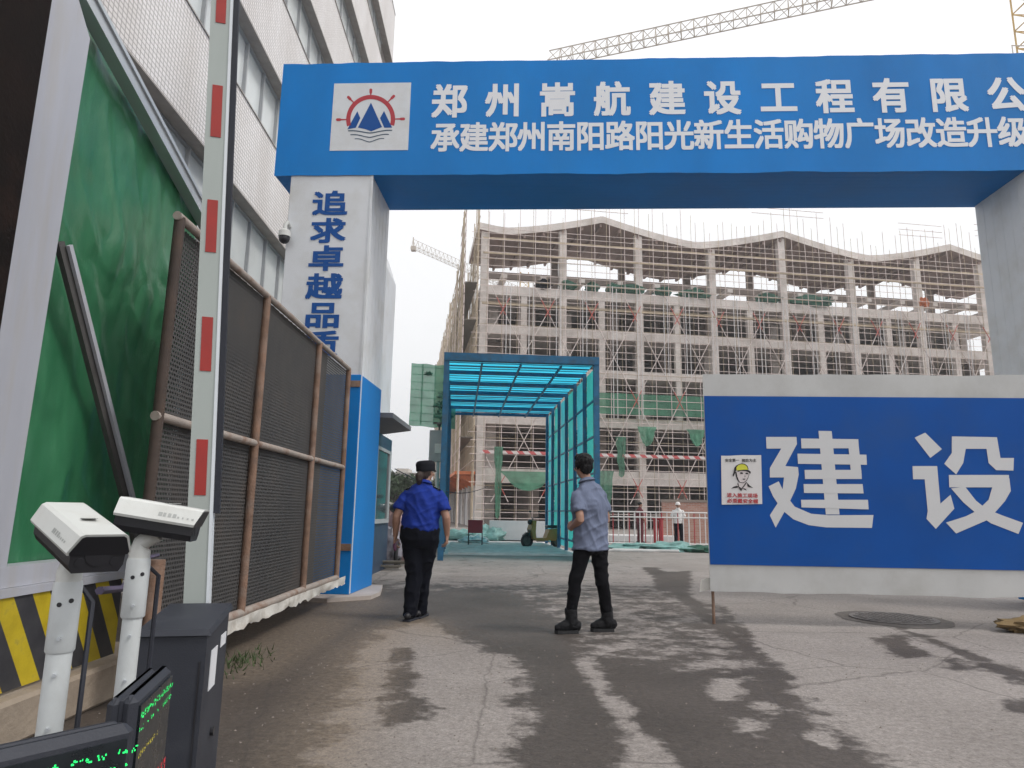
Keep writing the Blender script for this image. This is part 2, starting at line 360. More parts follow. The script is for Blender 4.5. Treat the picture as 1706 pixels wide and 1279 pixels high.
def mesh_metal():                            # perforated steel sheet: real holes in staggered rows
    m, n, l, b = nt('perforated_steel')
    tc = n.new('ShaderNodeTexCoord'); sp = n.new('ShaderNodeSeparateXYZ'); l.new(tc.outputs['Object'], sp.inputs[0])
    y, z = sp.outputs['Y'], sp.outputs['Z']; P = .034; H = P*.866
    def dots(oy, oz):
        a = mnode(n, 'SUBTRACT', mnode(n, 'FRACT', mnode(n, 'ADD', mnode(n, 'DIVIDE', y, P, l), oy, l), None, l), .5, l)
        c = mnode(n, 'SUBTRACT', mnode(n, 'FRACT', mnode(n, 'ADD', mnode(n, 'DIVIDE', z, 2*H, l), oz, l), None, l), .5, l)
        a = mnode(n, 'MULTIPLY', a, P, l); c = mnode(n, 'MULTIPLY', c, 2*H, l)
        return mnode(n, 'SQRT', mnode(n, 'ADD', mnode(n, 'MULTIPLY', a, a, l), mnode(n, 'MULTIPLY', c, c, l), l), None, l)
    d = mnode(n, 'MINIMUM', dots(0, 0), dots(.5, .5), l)
    hole = mnode(n, 'LESS_THAN', d, .0098, l)
    f = noise_tex(n, l, 1.6, 7, .65); c = ramp(n, l, f, [(.3, (.048, .048, .051)), (.58, (.072, .068, .066)), (.78, (.105, .078, .065))])
    l.new(c, b.inputs['Base Color']); b.inputs['Roughness'].default_value = .75
    tr = n.new('ShaderNodeBsdfTransparent'); mx = n.new('ShaderNodeMixShader')
    l.new(hole, mx.inputs[0]); l.new(b.outputs[0], mx.inputs[1]); l.new(tr.outputs[0], mx.inputs[2]); l.new(mx.outputs[0], n['Material Output'].inputs[0]); return m
mt['perforated'] = mesh_metal()
def hazard_material():
    m, n, l, b = nt('hazard_stripes')
    tc = n.new('ShaderNodeTexCoord'); sp = n.new('ShaderNodeSeparateXYZ'); l.new(tc.outputs['Object'], sp.inputs[0])
    s = mnode(n, 'ADD', mnode(n, 'MULTIPLY', sp.outputs['Y'], 3.6, l), mnode(n, 'MULTIPLY', sp.outputs['Z'], 2.3, l), l)
    k = mnode(n, 'GREATER_THAN', mnode(n, 'FRACT', s, None, l), .5, l)
    f = noise_tex(n, l, 7, 7, .65)
    ye = ramp(n, l, f, [(.3, (.42, .31, .012)), (.62, (.55, .42, .02)), (.72, (.36, .29, .06))]); bk = ramp(n, l, f, [(.3, (.030, .030, .036)), (.68, (.055, .055, .062)), (.78, (.12, .12, .13))])
    mx = n.new('ShaderNodeMix'); mx.data_type = 'RGBA'; l.new(k, mx.inputs[0]); l.new(ye, mx.inputs[6]); l.new(bk, mx.inputs[7])
    l.new(mx.outputs[2], b.inputs['Base Color']); b.inputs['Roughness'].default_value = .45; return m
mt['hazard'] = hazard_material()
def green_sheet_material():
    m, n, l, b = nt('green_plastic_sheet')
    f = noise_tex(n, l, 2.2, 6, .6, stretch=(1, 4, .5))
    c = ramp(n, l, f, [(.3, (.026, .135, .062)), (.55, (.034, .170, .078)), (.75, (.050, .215, .100))])
    l.new(c, b.inputs['Base Color']); b.inputs['Roughness'].default_value = .30; b.inputs['Specular IOR Level'].default_value = .6
    bp = n.new('ShaderNodeBump'); bp.inputs['Strength'].default_value = .28; bp.inputs['Distance'].default_value = .03
    l.new(noise_tex(n, l, 4, 5, .6, stretch=(1, 1.6, 1)), bp.inputs['Height']); l.new(bp.outputs[0], b.inputs['Normal']); return m
mt['green_sheet'] = green_sheet_material()
def brace_material():
    m, n, l, b = nt('red_white_brace')
    tc = n.new('ShaderNodeTexCoord'); sp = n.new('ShaderNodeSeparateXYZ'); l.new(tc.outputs['Object'], sp.inputs[0])
    q = mnode(n, 'FRACT', mnode(n, 'DIVIDE', mnode(n, 'SUBTRACT', sp.outputs['Z'], 2.55, l), 7.3, l), None, l)
    k = mnode(n, 'LESS_THAN', q, .20, l)
    mx = n.new('ShaderNodeMix'); mx.data_type = 'RGBA'; l.new(k, mx.inputs[0]); mx.inputs[6].default_value = (.62, .54, .51, 1); mx.inputs[7].default_value = (.50, .10, .08, 1)
    l.new(mx.outputs[2], b.inputs['Base Color']); b.inputs['Roughness'].default_value = .55; return m
mt['brace'] = brace_material()
def tape_material():
    m, n, l, b = nt('red_white_tape')
    tc = n.new('ShaderNodeTexCoord'); sp = n.new('ShaderNodeSeparateXYZ'); l.new(tc.outputs['Object'], sp.inputs[0])
    k = mnode(n, 'LESS_THAN', mnode(n, 'FRACT', mnode(n, 'ADD', mnode(n, 'MULTIPLY', sp.outputs['X'], 1.1, l), sp.outputs['Z'], l), None, l), .5, l)
    mx = n.new('ShaderNodeMix'); mx.data_type = 'RGBA'; l.new(k, mx.inputs[0]); mx.inputs[6].default_value = (.62, .56, .55, 1); mx.inputs[7].default_value = (.50, .10, .10, 1)
    l.new(mx.outputs[2], b.inputs['Base Color']); b.inputs['Roughness'].default_value = .6; return m
mt['tape'] = tape_material()

# ------------------------------------------------------------------ ground: one sheet, damp and dry asphalt
def axis(segs):
    out = []
    for a, b, st in segs: out += list(np.arange(a, b-1e-6, st))
    return np.array(out+[segs[-1][1]])
gx = axis([(-300, -20, 20), (-20, -4, 1), (-4, 8, .07), (8, 24, 1), (24, 300, 23)])
gy = axis([(-40, 0, 5), (0, 1.6, .4), (1.6, 12, .07), (12, 20, .25), (20, 60, 2.5), (60, 600, 30)])
XX, YY = np.meshgrid(gx, gy)
def poly_sd(px):                             # signed distance (inside > 0) to a patch outlined on the ground
    P = np.array([G(x, max(y, 905))[:2] for x, y in px]); n = len(P)
    dmin = np.full(XX.shape, 1e9); inside = np.zeros(XX.shape, bool)
    for i in range(n):
        a, b = P[i], P[(i+1) % n]; e = b-a
        t = np.clip(((XX-a[0])*e[0]+(YY-a[1])*e[1])/(e@e), 0, 1)
        dmin = np.minimum(dmin, np.hypot(XX-a[0]-t*e[0], YY-a[1]-t*e[1]))
        c = ((a[1] > YY) != (b[1] > YY)) & (XX < (b[0]-a[0])*(YY-a[1])/(b[1]-a[1]+1e-12)+a[0]); inside ^= c
    return np.where(inside, dmin, -dmin)
A_ = poly_sd([(640, 1050), (700, 1035), (760, 1062), (800, 1078), (848, 1090), (868, 1130), (850, 1165), (874, 1200), (850, 1240), (862, 1340), (530, 1340), (548, 1240), (585, 1150), (600, 1090)])
B_ = poly_sd([(1040, 936), (1175, 925), (1706, 940), (2300, 1000), (2300, 1500), (1600, 1420), (1490, 1279), (1400, 1215), (1300, 1130), (1240, 1062), (1205, 1010), (1120, 985), (1060, 960)])
far_ = np.clip((YY-11.5)*.12, -.6, .10)
dry = np.full(XX.shape, -.6)
for S_ in (A_, B_): dry = np.maximum(dry, np.clip(S_, -.6, .6))
for px in ([(955, 1096), (985, 1095), (1012, 1150), (1052, 1188), (1030, 1204), (1000, 1165), (975, 1130)], [(1032, 1200), (1062, 1205), (1092, 1240), (1155, 1290), (1030, 1300), (1045, 1240)],
           [(1185, 1132), (1240, 1128), (1235, 1165), (1190, 1165)], [(1225, 1195), (1285, 1198), (1260, 1225), (1225, 1215)], [(1355, 1205), (1400, 1225), (1385, 1245), (1350, 1225)],
           [(1270, 1170), (1290, 1172), (1285, 1188), (1265, 1185)]):
    dry = np.maximum(dry, np.clip(poly_sd(px)*1.9, -.6, .3))
mixz = np.clip(poly_sd([(820, 962), (1060, 950), (1190, 1000), (1260, 1085), (1200, 1120), (1060, 1090), (1010, 1085), (900, 1000)])*.35, -.6, .0)   # speckled zone round the man
dry = np.maximum(dry, mixz-.02)
dry = np.maximum(dry, far_)
for px, k in (([(1070, 945), (1095, 945), (1200, 1030), (1320, 1130), (1300, 1135), (1165, 1030)], .18), ([(1215, 1040), (1235, 1040), (1300, 1130), (1270, 1130)], .25), ([(1450, 1062), (1500, 1060), (1550, 1095), (1500, 1095)], .2),
              ([(1570, 1098), (1590, 1096), (1620, 1115), (1580, 1115)], .3), ([(1480, 1040), (1560, 1065), (1706, 1120), (1706, 1145), (1600, 1090)], .28), ([(1090, 955), (1150, 950), (1150, 985), (1090, 985)], .22),
              ([(640, 1175), (700, 1165), (740, 1195), (650, 1210)], .14), ([(655, 1080), (680, 1080), (690, 1165), (640, 1165)], .12), ([(1680, 1168), (1720, 1165), (1720, 1190), (1690, 1190)], .4)):
    q = poly_sd(px); dry = np.where(q > -.25, np.minimum(dry, -np.clip(q*1.6+.03, -.6, k)), dry)
sand = np.clip(1-np.abs(A_-.02)/.5, 0, 1)*np.clip((-.35-XX)*2, 0, 1)
sand = np.maximum(sand, np.clip(poly_sd([(375, 1040), (590, 985), (640, 1000), (560, 1060), (440, 1130), (380, 1140)])*2+.4, 0, .6))
gravel = np.clip((-1.05-XX)*1.6, 0, 1)*np.clip((9.2-YY)*.8, 0, 1)
gm = bpy.data.meshes.new('ground')
nx_, ny_ = len(gx), len(gy)
ii = np.arange((ny_-1)*(nx_-1)); jj, kk = ii//(nx_-1), ii % (nx_-1); b0 = jj*nx_+kk
gm.vertices.add(nx_*ny_); gm.vertices.foreach_set('co', np.stack([XX, YY, np.zeros_like(XX)], -1).ravel().astype(np.float32))
gm.loops.add(len(ii)*4); gm.loops.foreach_set('vertex_index', np.stack([b0, b0+1, b0+nx_+1, b0+nx_], -1).ravel().astype(np.int32))
gm.polygons.add(len(ii)); gm.polygons.foreach_set('loop_start', (ii*4).astype(np.int32)); gm.update(calc_edges=True)
for nm, arr in (('dry', dry), ('sand', sand), ('gravel', gravel)):
    at = gm.attributes.new(nm, 'FLOAT', 'POINT'); at.data.foreach_set('value', arr.ravel().astype(np.float32))
def ground_material():
    m, n, l, b = nt('damp_asphalt')
    def attr(x): a = n.new('ShaderNodeAttribute'); a.attribute_name = x; return a.outputs['Fac']
    co = n.new('ShaderNodeTexCoord').outputs['Object']
    n1 = noise_tex(n, l, 3.2, 10, .62, co); n2 = noise_tex(n, l, 14, 8, .7, co, (.8, 1, 1))
    e = mnode(n, 'ADD', attr('dry'), mnode(n, 'MULTIPLY', mnode(n, 'SUBTRACT', n1, .5, l), .75, l), l)
    e = mnode(n, 'ADD', e, mnode(n, 'MULTIPLY', mnode(n, 'SUBTRACT', n2, .5, l), .42, l), l)
    mr = n.new('ShaderNodeMapRange'); mr.interpolation_type = 'SMOOTHSTEP'; l.new(e, mr.inputs[0]); mr.inputs[1].default_value = -.085; mr.inputs[2].default_value = .075
    big = noise_tex(n, l, .9, 8, .6, co); fine = noise_tex(n, l, 62, 6, .8, co); mid = noise_tex(n, l, 22, 6, .65, co)
    dryc = ramp(n, l, big, [(.3, (.245, .222, .208)), (.7, (.335, .306, .290))])
    wetc = ramp(n, l, big, [(.3, (.056, .047, .041)), (.7, (.098, .083, .074))])
    def mix(f, a, c, blend='MIX'):
        x = n.new('ShaderNodeMix'); x.data_type = 'RGBA'; x.blend_type = blend
        if isinstance(f, float): x.inputs[0].default_value = f
        else: l.new(f, x.inputs[0])
        for q, i in ((a, 6), (c, 7)):
            if isinstance(q, tuple): x.inputs[i].default_value = (*q, 1)
            else: l.new(q, x.inputs[i])
        return x.outputs[2]
    wetc = mix(mnode(n, 'MULTIPLY', attr('gravel'), .6, l), wetc, (.085, .066, .052))
    c = mix(mr.outputs[0], wetc, dryc)
    c = mix(mnode(n, 'MULTIPLY', attr('sand'), mnode(n, 'MULTIPLY', mid, 1.1, l), l), c, (.26, .205, .15))
    sp = ramp(n, l, fine, [(.30, (.52, .51, .50)), (.5, (1, 1, 1)), (.70, (1.5, 1.49, 1.47))])
    c = mix(.85, c, sp, 'MULTIPLY')
    md = ramp(n, l, mid, [(.3, (.70, .68, .67)), (.62, (1.12, 1.11, 1.10))]); c = mix(.9, c, md, 'MULTIPLY')
    vo = n.new('ShaderNodeTexVoronoi'); vo.feature = 'DISTANCE_TO_EDGE'; vo.inputs['Scale'].default_value = .55     # hairline cracks
    vm = n.new('ShaderNodeMix'); vm.data_type = 'VECTOR'; vm.inputs[0].default_value = .12; wv = n.new('ShaderNodeTexNoise'); wv.inputs['Scale'].default_value = 3; wv.inputs['Detail'].default_value = 6
    l.new(co, wv.inputs['Vector']); l.new(co, vm.inputs[4]); l.new(wv.outputs['Color'], vm.inputs[5]); l.new(vm.outputs[1], vo.inputs['Vector'])
    ck = ramp(n, l, vo.outputs['Distance'], [(0, (1, 1, 1)), (.006, (0, 0, 0))]); c = mix(mnode(n, 'MULTIPLY', ck, mnode(n, 'MULTIPLY', n1, .9, l), l), c, (.05, .042, .038))
    l.new(c, b.inputs['Base Color'])
    l.new(mnode(n, 'MULTIPLY_ADD', mr.outputs[0], .25, l, .62), b.inputs['Roughness']); b.inputs['Specular IOR Level'].default_value = .35
    h = mnode(n, 'ADD', fine, mnode(n, 'MULTIPLY', mid, 1.5, l), l)
    bp = n.new('ShaderNodeBump'); bp.inputs['Strength'].default_value = .55; bp.inputs['Distance'].default_value = .012; l.new(h, bp.inputs['Height']); l.new(bp.outputs[0], b.inputs['Normal'])
    return m
gm.materials.append(ground_material())
go = bpy.data.objects.new('ground', gm); COL.objects.link(go); tag(go, kind='structure')

# ------------------------------------------------------------------ lettering
GLY = {}
def glyph(ch, bold):
    if (ch, bold) not in GLY:
        c = bpy.data.curves.new('t', 'FONT'); c.body = ch; c.size = 1; c.offset = bold; c.resolution_u = 4
        o = bpy.data.objects.new('t', c); COL.objects.link(o); dg = bpy.context.evaluated_depsgraph_get(); dg.update()
        me = bpy.data.meshes.new_from_object(o.evaluated_get(dg))
        GLY[(ch, bold)] = ([tuple(v.co[:2]) for v in me.vertices], [tuple(p.vertices) for p in me.polygons])
        bpy.data.objects.remove(o); bpy.data.curves.remove(c); bpy.data.meshes.remove(me)
    return GLY[(ch, bold)]
def text_mb(s, cells, fn, bold=.022, out=(0, -.0002, 0)):   # cells: (left, bottom, width, height) of the inked square; fn(a, c) -> point
    mb = MB(); out = np.array(out)            # heavy strokes: the outline stamped five times, each a hair further out
    for ch, (a, c, w, h) in zip(s, cells):
        V, Fs = glyph(ch, 0)
        for k, (dx, dy) in enumerate(((0, 0), (bold, bold), (-bold, bold), (bold, -bold), (-bold, -bold))):
            mb.add([fn(a+w*(x+dx-.04)/.92, c+h*(y+dy+.08)/.92)+out*k for x, y in V], Fs)
    return mb
def chars(s, cells, fn, m, parent, bold=.022):
    for ch, c in zip(s, cells): part('character', text_mb(ch, [c], fn, bold), m, parent)
# ------------------------------------------------------------------ the blue entrance gateway
GF = Fr((-3.62, 9.62), math.radians(-2.74))
gate = thing('entrance_gateway', 'tall blue and white site gateway with a lettered blue crossbeam', 'gateway', GF(0, 0, 0))
mb = MB(); mb.box((0, .012, 6.09), (12.9, 1.25, 7.92), GF)
def bf(i, j):
    a = 12.9*i; z = 6.07+1.87*j; e = abs(j-.5)*2
    n = mnoise.noise(Vector((a*1.3, z*.8, 3)))*.003+mnoise.noise(Vector((a*3.1, z*2, 9)))*.010*e**10
    zz = z+(mnoise.noise(Vector((a*1.1, 7, j*5)))*.018+mnoise.noise(Vector((a*4, 2, j*5)))*.008)*(e > .98)
    return GF(a, -abs(n)*.8, zz)
mb.grid(bf, 240, 16)
for b in np.arange(.1, 1.2, .11): mb.box((.03, b, 6.0885), (12.87, b+.012, 6.091), GF)   # ribs of the sheet-steel soffit
beam = part('gate_beam', mb, mt['sign_blue'], gate, smooth=40)
def gfp(b): return lambda a, c: GF(a, b, c)
cells = [(2.352+.8164*i, 7.012, .511, .530) for i in range(11)]
chars('郑州嵩航建设工程有限公', cells, gfp(-.0050), mt['letter'], beam, .029)
cells = [(2.357+.4338*i, 6.447, .412, .455) for i in range(20)]
chars('承建郑州南阳路阳光新生活购物广场改造升级', cells, gfp(-.0050), mt['letter'], beam, .025)
mb = MB(); mb.box((.82, -.0055, 6.47), (2.01, .0, 7.59), GF)
logo = part('logo_board', mb, mt['sign_white'], beam)
LW, LH = 1.19, 1.12
def lp(x, y, b=-.008):                        # logo zoom pixels -> gate
    t = (y-110)/(1175-110); xl = 185+(120-185)*t; xr = 1405+(1362-1405)*t
    return GF(.82+LW*(x-xl)/(xr-xl), b, 7.59-LH*t)
def strip(mb, pts, w, b=-.0085):
    n = len(pts)
    for i in range(n-1):
        (x0, y0), (x1, y1) = pts[i], pts[i+1]; L = math.hypot(x1-x0, y1-y0); nx, ny = -(y1-y0)/L*w/2, (x1-x0)/L*w/2
        mb.poly([lp(x0+nx, y0+ny, b), lp(x1+nx, y1+ny, b), lp(x1-nx, y1-ny, b), lp(x0-nx, y0-ny, b)])
mb = MB(); cx, cy = 768, 690
for i in range(34):
    a0, a1 = [math.radians(196-212*(i+k)/34) for k in (0, 1)]
    mb.poly([lp(cx+r*math.cos(a), cy-r*math.sin(a)) for r, a in ((320, a0), (388, a0), (388, a1), (320, a1))])
for ang, L0, L1 in ((180, 388, 550), (135, 388, 525), (90, 388, 490), (45, 388, 535), (0, 388, 545)):
    c_, s_ = math.cos(math.radians(ang)), -math.sin(math.radians(ang)); Lm = L1-85
    P = lambda L, o: lp(cx+c_*L-s_*o, cy+s_*L+c_*o)
    mb.poly([P(L0-4, -9), P(Lm, -12), P(Lm+20, -22), P(L1-12, -22), P(L1, -8), P(L1, 8), P(L1-12, 22), P(Lm+20, 22), P(Lm, 12), P(L0-4, 9)])
part('emblem_wheel', mb, mt['logo_red'], beam)
for pk in (((772, 425), (950, 815), (880, 840), (780, 880), (690, 845), (568, 818)), ((557, 560), (605, 670), (535, 820), (400, 845)), ((980, 560), (1110, 825), (985, 825), (918, 672))):
    mb = MB(); mb.poly([lp(*p) for p in pk]); part('emblem_peak', mb, mt['letter_blue'], beam)
mb = MB()
def wave(x0, x1, yb, dep): return [(x0+(x1-x0)*i/16, yb+dep*(math.sin(math.pi*(i/16))**2)*(1.0)-dep*.25*math.sin(math.pi*2*abs(i/16-.5))) for i in range(17)]
for q, wd in ((wave(412, 1110, 868, 38), 17), (wave(450, 1058, 930, 45), 15), (wave(520, 985, 995, 52), 13)): mb = MB(); strip(mb, q, wd); part('emblem_wave', mb, mt['navy_line'], beam)
for a0, nm in ((.25, 'left'), (10.93, 'right')):
    mb = MB(); mb.box((a0, .02, .05), (a0+1.23, 1.22, 6.10), GF, bev=.012)
    for z in (1.5,): mb.box((a0-.004, .016, z), (a0+1.234, 1.224, z+.012), GF)
    for b in np.arange(.22, 1.2, .2): mb.box((a0+1.226, b, 3.05), (a0+1.234, b+.012, 6.09), GF); mb.box((a0-.004, b, .06), (a0+.004, b+.012, 6.09), GF)
    pil = part('gate_pillar', mb, mt['sign_white'], gate, label='white gate pillar with vertical blue lettering and a blue foot' if nm == 'left' else None)
    mb = MB(); mb.box((a0-.014, .004, .05), (a0+1.246, 1.234, 3.04), GF, bev=.008)
    part('pillar_base_cladding', mb, mt['sign_blue'], pil)
    if nm == 'left':
        cells = [(.625, 5.45-.43*i, .50, .37) for i in range(6)]
        chars('追求卓越品质', cells, gfp(.012), mt['letter_blue'], pil, .030)
        mb = MB(); mb.box((a0+1.222, .010, .06), (a0+1.252, .04, 6.08), GF); part('corner_trim', mb, mt['sign_white'], pil)
        mb = MB()
        for z in (.62, 2.86): mb.box((a0+1.10, -.012, z), (a0+1.24, .003, z+.09), GF)
        part('hinge_plate', mb, mt['rust'], pil)
mb = MB(); mb.prism([(-2.95, 9.25), (-2.3, 9.12), (-1.82, 9.5), (-1.78, 9.95), (-1.92, 10.9), (-3.5, 10.95), (-3.55, 9.5)], lambda a, b, t: np.array([a, b, t]), .05, 0)
solo('concrete_plinth', mb, mt['concrete'], 'low uneven concrete footing under the lettered gate pillar', 'footing', (-2.6, 9.9, 0))
# dome camera on the pillar
p0 = D(474, 392, 9.5); p0 = np.array([p0[0], 9.5, p0[2]])
dome = thing('dome_camera', 'white dome surveillance camera with black dome on the gate pillar edge', 'security camera', p0)
mb = MB(); mb.tube([GF(.27, .3, p0[2]+.15), p0+np.array([.03, .0, .20]), p0+np.array([0, 0, .16]), p0+np.array([0, 0, .06])], [.028, .03, .03, .03], 10); mb.box((.20, .2, p0[2]+.04), (.26, .42, p0[2]+.24), GF); part('arm', mb, mt['cam_white'], dome, smooth=40)
mb = MB(); mb.tube([p0+np.array([0, 0, .09]), p0+np.array([0, 0, .06]), p0+np.array([0, 0, -.02])], [.05, .085, .088], 18); part('housing', mb, mt['cam_white'], dome, smooth=40)
mb = MB(); mb.ell(p0+np.array([0, 0, -.045]), (.078, .078, .082), 18, 12); part('dome_cover', mb, mt['black_plastic'], dome, smooth=180)
# ------------------------------------------------------------------ the blue board gate leaf with the big characters
BF = Fr((2.205, 7.83), math.radians(-3.0))
board = thing('board_gate_leaf', 'wide blue board gate with two huge white characters and white canvas edges', 'gate', BF(0, 0, 0))
mb = MB()
def wf(i, j):
    a = 5.2*i; z = .345+2.425*j; e = abs(j-.5)*2
    return BF(a+(.012*mnoise.noise(Vector((z*3, 1, 1))) if i in (0, 1) else 0), .002+mnoise.noise(Vector((a*1.7, z*2, 5)))*.010*e**3, z+(mnoise.noise(Vector((a*1.6, 4, j*3)))*.020+mnoise.noise(Vector((a*6, 4, j*3)))*.006)*(e > .98))
mb.grid(wf, 110, 20)
mb.box((.012, .018, .37), (5.19, .06, 2.75), BF)
pan = part('canvas_panel', mb, mt['board_canvas'], board, smooth=40)
mb = MB(); mb.grid(lambda i, j: BF(.006+5.18*i, -.008-.002*mnoise.noise(Vector((i*6, j*2.5, 2))), .63+1.88*j), 80, 16)
part('blue_field', mb, mt['board_blue'], board, smooth=60)
def bpx(x, y, b=-.017):                      # traced stroke corner -> the plane of the board
    d = ray(1060+x/2.368, 560+y/2.368); o = BF(0, b, 0); t = ((o-EYEP)@BF.v)/(d@BF.v); return EYEP+d*t
STROKES = ((((512, 397), (632, 397), (634, 425), (588, 512), (638, 516), (641, 545), (630, 600), (600, 665), (550, 755), (527, 706), (560, 655), (578, 600), (583, 557), (527, 557), (527, 520), (572, 443), (514, 443)),
            ((522, 592), (562, 572), (585, 620), (625, 672), (690, 700), (760, 706), (936, 705), (930, 756), (750, 754), (680, 745), (620, 722), (575, 685), (540, 632)), ((719, 373), (771, 374), (802, 703), (748, 703)),
            ((650, 403), (876, 406), (878, 442), (652, 442)), ((636, 463), (908, 467), (910, 507), (638, 503)), ((664, 527), (888, 527), (890, 563), (666, 563)), ((836, 424), (877, 424), (889, 545), (848, 545)),
            ((660, 583), (893, 583), (897, 620), (662, 618)), ((650, 645), (914, 645), (917, 683), (652, 675))),
           (((1098, 400), (1140, 380), (1206, 445), (1160, 480)), ((1090, 512), (1187, 512), (1200, 660), (1240, 625), (1255, 680), (1182, 760), (1145, 720), (1150, 690), (1138, 564), (1092, 564)),
            ((1245, 395), (1423, 398), (1437, 480), (1490, 480), (1488, 530), (1420, 528), (1390, 500), (1382, 444), (1300, 444), (1290, 500), (1262, 545), (1215, 503), (1245, 460)),
            ((1233, 547), (1470, 547), (1472, 596), (1235, 596)), ((1415, 560), (1472, 560), (1478, 610), (1455, 650), (1420, 690), (1385, 725), (1262, 778), (1222, 735), (1300, 710), (1345, 688), (1390, 645)),
            ((1242, 600), (1298, 594), (1340, 648), (1380, 680), (1440, 705), (1526, 736), (1508, 780), (1400, 738), (1345, 702), (1290, 655))))
for ch in STROKES:
    mb = MB()
    for k, st in enumerate(ch): mb.poly([bpx(x, y, -.0120-.0004*k) for x, y in st])
    part('character', mb, mt['board_letter'], board)
mb = MB(); mb.tube([BF(.035, .04, 0), BF(.035, .04, 2.74)], .017, 8); part('leg', mb, mt['rust'], board, smooth=40)
mb = MB(); mb.tube([BF(5.15, .04, 0), BF(5.15, .04, 2.74)], .017, 8); part('leg', mb, mt['rust'], board, smooth=40)
mb = MB(); mb.grid(lambda i, j: BF(-.11+.13*i+.02*j, .03+.03*math.sin(i*3), .33+.13*j+.03*i), 4, 3); part('canvas_flap', mb, mt['canvas'], board, smooth=60)
# safety poster
pst = thing('safety_poster', 'white paper safety poster with a yellow helmeted head on the blue board', 'poster', BF(.39, -.02, 1.27))
def pp(b): return lambda x, y: BF(.17+.445*((x-125-(y-205)*.028)/735), -.018-b, 1.825-.545*((y-205-(x-125)*.03)/880))
def Q(mb, pts, b): f = pp(b); mb.poly([f(x, y) for x, y in pts])
mb = MB(); f0 = pp(0); mb.grid(lambda i, j: f0(125+735*i, 205+880*j+4*math.sin(i*9)*(j < .05)), 8, 8); part('paper', mb, mt['hoard_white'], pst)
mb = MB(); Q(mb, [(395, 475), (398, 415), (440, 375), (500, 360), (560, 370), (600, 410), (618, 468), (540, 472), (450, 474)], .0045); part('helmet_drawing', mb, mt['helmet_yellow'], pst)
mb = MB(); Q(mb, [(405, 470), (610, 470), (630, 540), (612, 610), (575, 665), (520, 700), (455, 690), (410, 600)], .002); Q(mb, [(380, 770), (445, 700), (590, 690), (640, 770), (560, 820), (440, 810)], .002); part('face_drawing', mb, mt['poster_face'], pst)
mb = MB()
for pts in ([(350, 500), (360, 430), (395, 392), (440, 366), (500, 352), (560, 364), (604, 402), (622, 462), (612, 462), (592, 410), (556, 375), (500, 364), (442, 378), (402, 415), (400, 470), (380, 512), (362, 550), (338, 592), (328, 565)], [(418, 480), (520, 467), (612, 468), (662, 508), (652, 545), (618, 512), (560, 490), (480, 486), (420, 505)],
            [(378, 508), (398, 500), (415, 590), (440, 655), (465, 695), (440, 690), (405, 640), (385, 580)], [(455, 688), (520, 698), (578, 660), (612, 600), (628, 540), (634, 545), (618, 606), (584, 668), (522, 706), (458, 698)],
            [(462, 520), (490, 510), (522, 524), (518, 542), (470, 540)], [(560, 530), (590, 520), (616, 532), (610, 548), (568, 545)], [(500, 632), (535, 626), (568, 634), (535, 650)], [(550, 560), (562, 600), (540, 604), (548, 596)],
            [(298, 802), (340, 770), (400, 752), (445, 775), (400, 790), (350, 792)], [(425, 690), (445, 770), (488, 800), (575, 688), (588, 700), (500, 816), (440, 800), (415, 720)], [(588, 700), (640, 755), (698, 796), (640, 786), (596, 765)], [(440, 800), (500, 812), (480, 850), (460, 830)], [(500, 790), (560, 810), (580, 840), (540, 825)]):
    Q(mb, pts, .0065)
part('ink_lines', mb, mt['ink'], pst)
f9 = pp(.0065)
tx = lambda s, x0, y0, w, h, pit: text_mb(s, [(x0+pit*i, y0, w, -h) for i in range(len(s))], f9, .02)
chars('安全第一', [(195+66*i, 322, 60, -58) for i in range(4)], f9, mt['ink'], pst, .02); chars('预防为主', [(500+68*i, 330, 60, -58) for i in range(4)], f9, mt['ink'], pst, .02)
chars('进入施工现场', [(222+94*i, 952+4*i, 84, -74) for i in range(6)], f9, mt['poster_red'], pst, .028); chars('必须戴安全帽', [(226+94*i, 1052+4*i, 84, -74) for i in range(6)], f9, mt['poster_red'], pst, .028)
# ------------------------------------------------------------------ perforated gate leaf on the left
LX = -2.17
leaf = thing('mesh_gate_leaf', 'rusty open gate leaf of brown perforated steel in a pipe frame', 'gate', (LX, 6.6, 0))
T = lambda y, z: (LX, y, z)
YS = [4.21, 5.85, 7.55, 8.98]
for i, y in enumerate(YS):
    mb = MB(); mb.tube([T(y, .30), T(y, 1.7), T(y, 3.0)], .034, 10); part('stile', mb, mt['rust_dark'] if i == 0 else mt['rust'], leaf, smooth=40)
for z in (3.0, 1.70, .32):
    mb = MB(); mb.tube([T(4.17, z)]+[T(4.2+4.8*i/12, z+.006*mnoise.noise(Vector((i*.7, z, 0)))) for i in range(13)], .030 if z > .5 else .036, 10); part('rail', mb, mt['pipe_paint'], leaf, smooth=40)
for i in range(3):
    for z0, z1 in ((.34, 1.68), (1.72, 2.98)):
        mb = MB(); a, b = YS[i]+.02, YS[i+1]-.02
        mb.grid(lambda s, t: (LX-.030+.014*mnoise.noise(Vector((a+s*1.6, z0+t*1.3, 1.5))), a+(b-a)*s, z0+(z1-z0)*t), 10, 8)
        mb.grid(lambda s, t: (LX-.037+.014*mnoise.noise(Vector((a+s*1.6, z0+t*1.3, 1.5))), a+(b-a)*s, z0+(z1-z0)*t), 10, 8)   # the back of the thick sheet
        part('mesh_panel', mb, mt['perforated'], leaf, smooth=60)
mb = MB(); mb.tube([T(5.0, 1.74), T(5.0, 1.5)], .014, 6); mb.tube([(LX-.01, 4.95, 1.62), (LX-.01, 5.02, 1.70)], .012, 6); part('drop_bolt', mb, mt['rust'], leaf)
